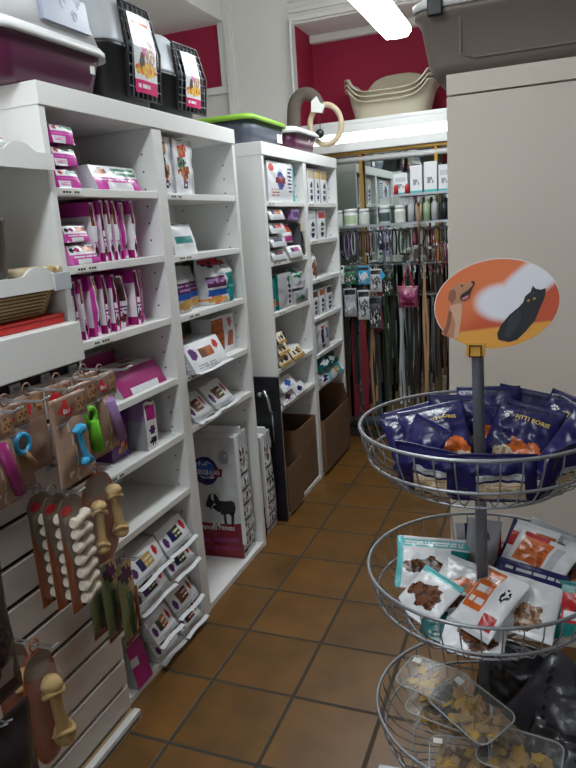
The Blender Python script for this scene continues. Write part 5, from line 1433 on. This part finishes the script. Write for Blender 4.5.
def blister(label, x, zt, w, h, art, group, y=0.0):
    t = thing('hanging_pack', label, 'pet accessory pack', (x, 4.245+y, zt-h), group=group)
    o, F = pouch('bag', w, h, .025, art, parent=t, nu=14, nv=18, wr=.007)
    mb = MB(); mb.tube([(.01*math.cos(a), 0, h+.009+.01*math.sin(a)) for a in [2*PI*i/14 for i in range(14)]], .0018, CHROME, 5, loop=True); mb.build('hanger', t)
bl = [(-1.285, 1.25, .075, .12, 'white'), (-1.20, 1.235, .08, .11, 'green'), (-1.115, 1.24, .085, .12, 'lblue'), (-1.03, 1.22, .08, .15, 'lgrey'), (-1.30, 1.09, .08, .16, 'dgrey'), (-1.21, 1.10, .09, .19, 'grey'), (-1.12, 1.085, .085, .2, 'lgrey'), (-1.04, 1.045, .085, .22, 'dgrey'), (-.95, 1.21, .06, .17, 'dgreen')]
bn = dict(white='white', green='green', lblue='pale blue', lgrey='pale grey', dgrey='charcoal', grey='silver', dgreen='dark green')
for k, (x, zt, w, h, c) in enumerate(bl):
    c2 = dict(white='lgrey', green='dgreen', lblue='white', lgrey='dgrey', dgrey='black', grey='lgrey', dgreen='black')[c]
    row = 'upper' if zt > 1.15 else 'lower'
    blister('%s accessory pack on the leash wall, %s row, %s from the left' % (bn[c], row, ORD[k if k < 4 else (k-4 if k < 8 else 4)]), x, zt, w, h, [c, ('r', .1, .78, .9, .95, 'black'), ('b', .5, .4, .4, .28, c2, 'silver'), ('b', .3, .25, .2, .1, 'white', c)], 'clear accessory packs on the leash wall', y=-.012*(k % 2))
# red leash with blue tag, pink harness bag, red harness, brown whip, poster pack
t = leash('broad red leash with a blue paper tag on the far wall', -1.02, 1.235, .42, 'dred', .03, -.09, None, .012); mb = MB(); mb.prism([(0, .03), (.02, 0), (.0, -.03), (-.02, 0)], -.001, .001, P('lblue')); mb.build('paper_tag', t, (.035, -.03, -.06))
leash('long dark red leash hanging low on the far wall', -1.135, 1.03, .82, 'dred', .03, -.085, None, .01)
t = thing('hanging_harness_bag', 'pink dog harness in a clear bag on the far wall', 'harness', (-.82, 4.22, .965))
pouch('bag', .13, .14, .045, ['rose', ('b', .5, .4, .35, .3, 'dpink', 'rose'), ('r', .2, .1, .8, .22, 'dred')], parent=t, nu=14, nv=16, wr=.014)
MB().tube([(-.04, 0, .12), (-.02, .01, .2), (0, .02, .27), (.02, .01, .2), (.04, 0, .12)], (.007, .0016), strapm('dred'), 4, flat=(1, 0, 0)).build('straps', t)
t = thing('hanging_harness', 'dark red webbing dog harness at the right end of the far wall', 'harness', (-.635, 4.23, 1.19))
mb = MB()
for dx, s in ((-.03, 1), (.02, .85), (.045, .7)): mb.tube([(dx+.03*s*math.sin(2*PI*i/16), .008*math.cos(4*PI*i/16), .1+.1*s*math.cos(2*PI*i/16)) for i in range(16)], (.009, .0018), strapm('dred'), 4, loop=True, flat=(0, 1, 0))
mb.build('straps', t); MB().box((0, -.008, .04), (.03, .01, .02), BLACKP, .002).build('buckle', t)
t = thing('hanging_training_stick', 'upright brown leather stick standing out above the hooks on the far wall', 'stick', (-.745, 4.235, 1.24))
MB().tube([(0, 0, 0), (.0, 0, .36)], .007, P('brown'), 8).build('shaft', t); MB().tube([(0, 0, .36), (0, 0, .38)], .009, P('dbrown'), 8).build('tip', t)
mb = MB(); mb.tube([(0, 0, 0), (-.03, -.005, .03), (-.05, -.005, .1), (-.03, 0, .2)], .004, P('brown'), 6); mb.build('wrist_loop', t)
t = thing('hanging_pack', 'large blue grey pack with a dog picture low on the far wall', 'pet accessory pack', (-1.155, 4.384, .10))
pouch('bag', .21, .66, .03, ['dnavy2', ('b', .6, .72, .25, .09, 'tan', 'brown'), ('b', .4, .45, .22, .1, 'lgrey', 'grey2'), ('b', .5, .2, .3, .09, 'tan', 'dbrown'), ('r', 0, .05, 1, .1, 'grey2')], parent=t, nu=16, nv=36, wr=.004, bm_mat=dict(dnavy2=mat('blue_grey_film', (62, 80, 88), rough=.4), grey2=mat('grey_film2', (110, 120, 124), rough=.4)))
t = thing('hanging_leather_strip', 'broad brown leather strip at the left end of the far wall', 'leather strip', (-1.325, 4.38, .12))
MB().span(-.045, .045, 0, .006, 0, .72, mat('brown_leather', (92, 66, 54), rough=.6, var=.1), .002).build('strip', t); MB().tube([(0, .003, .72), (0, .0, .80)], .003, CHROME, 5).build('hanger', t)
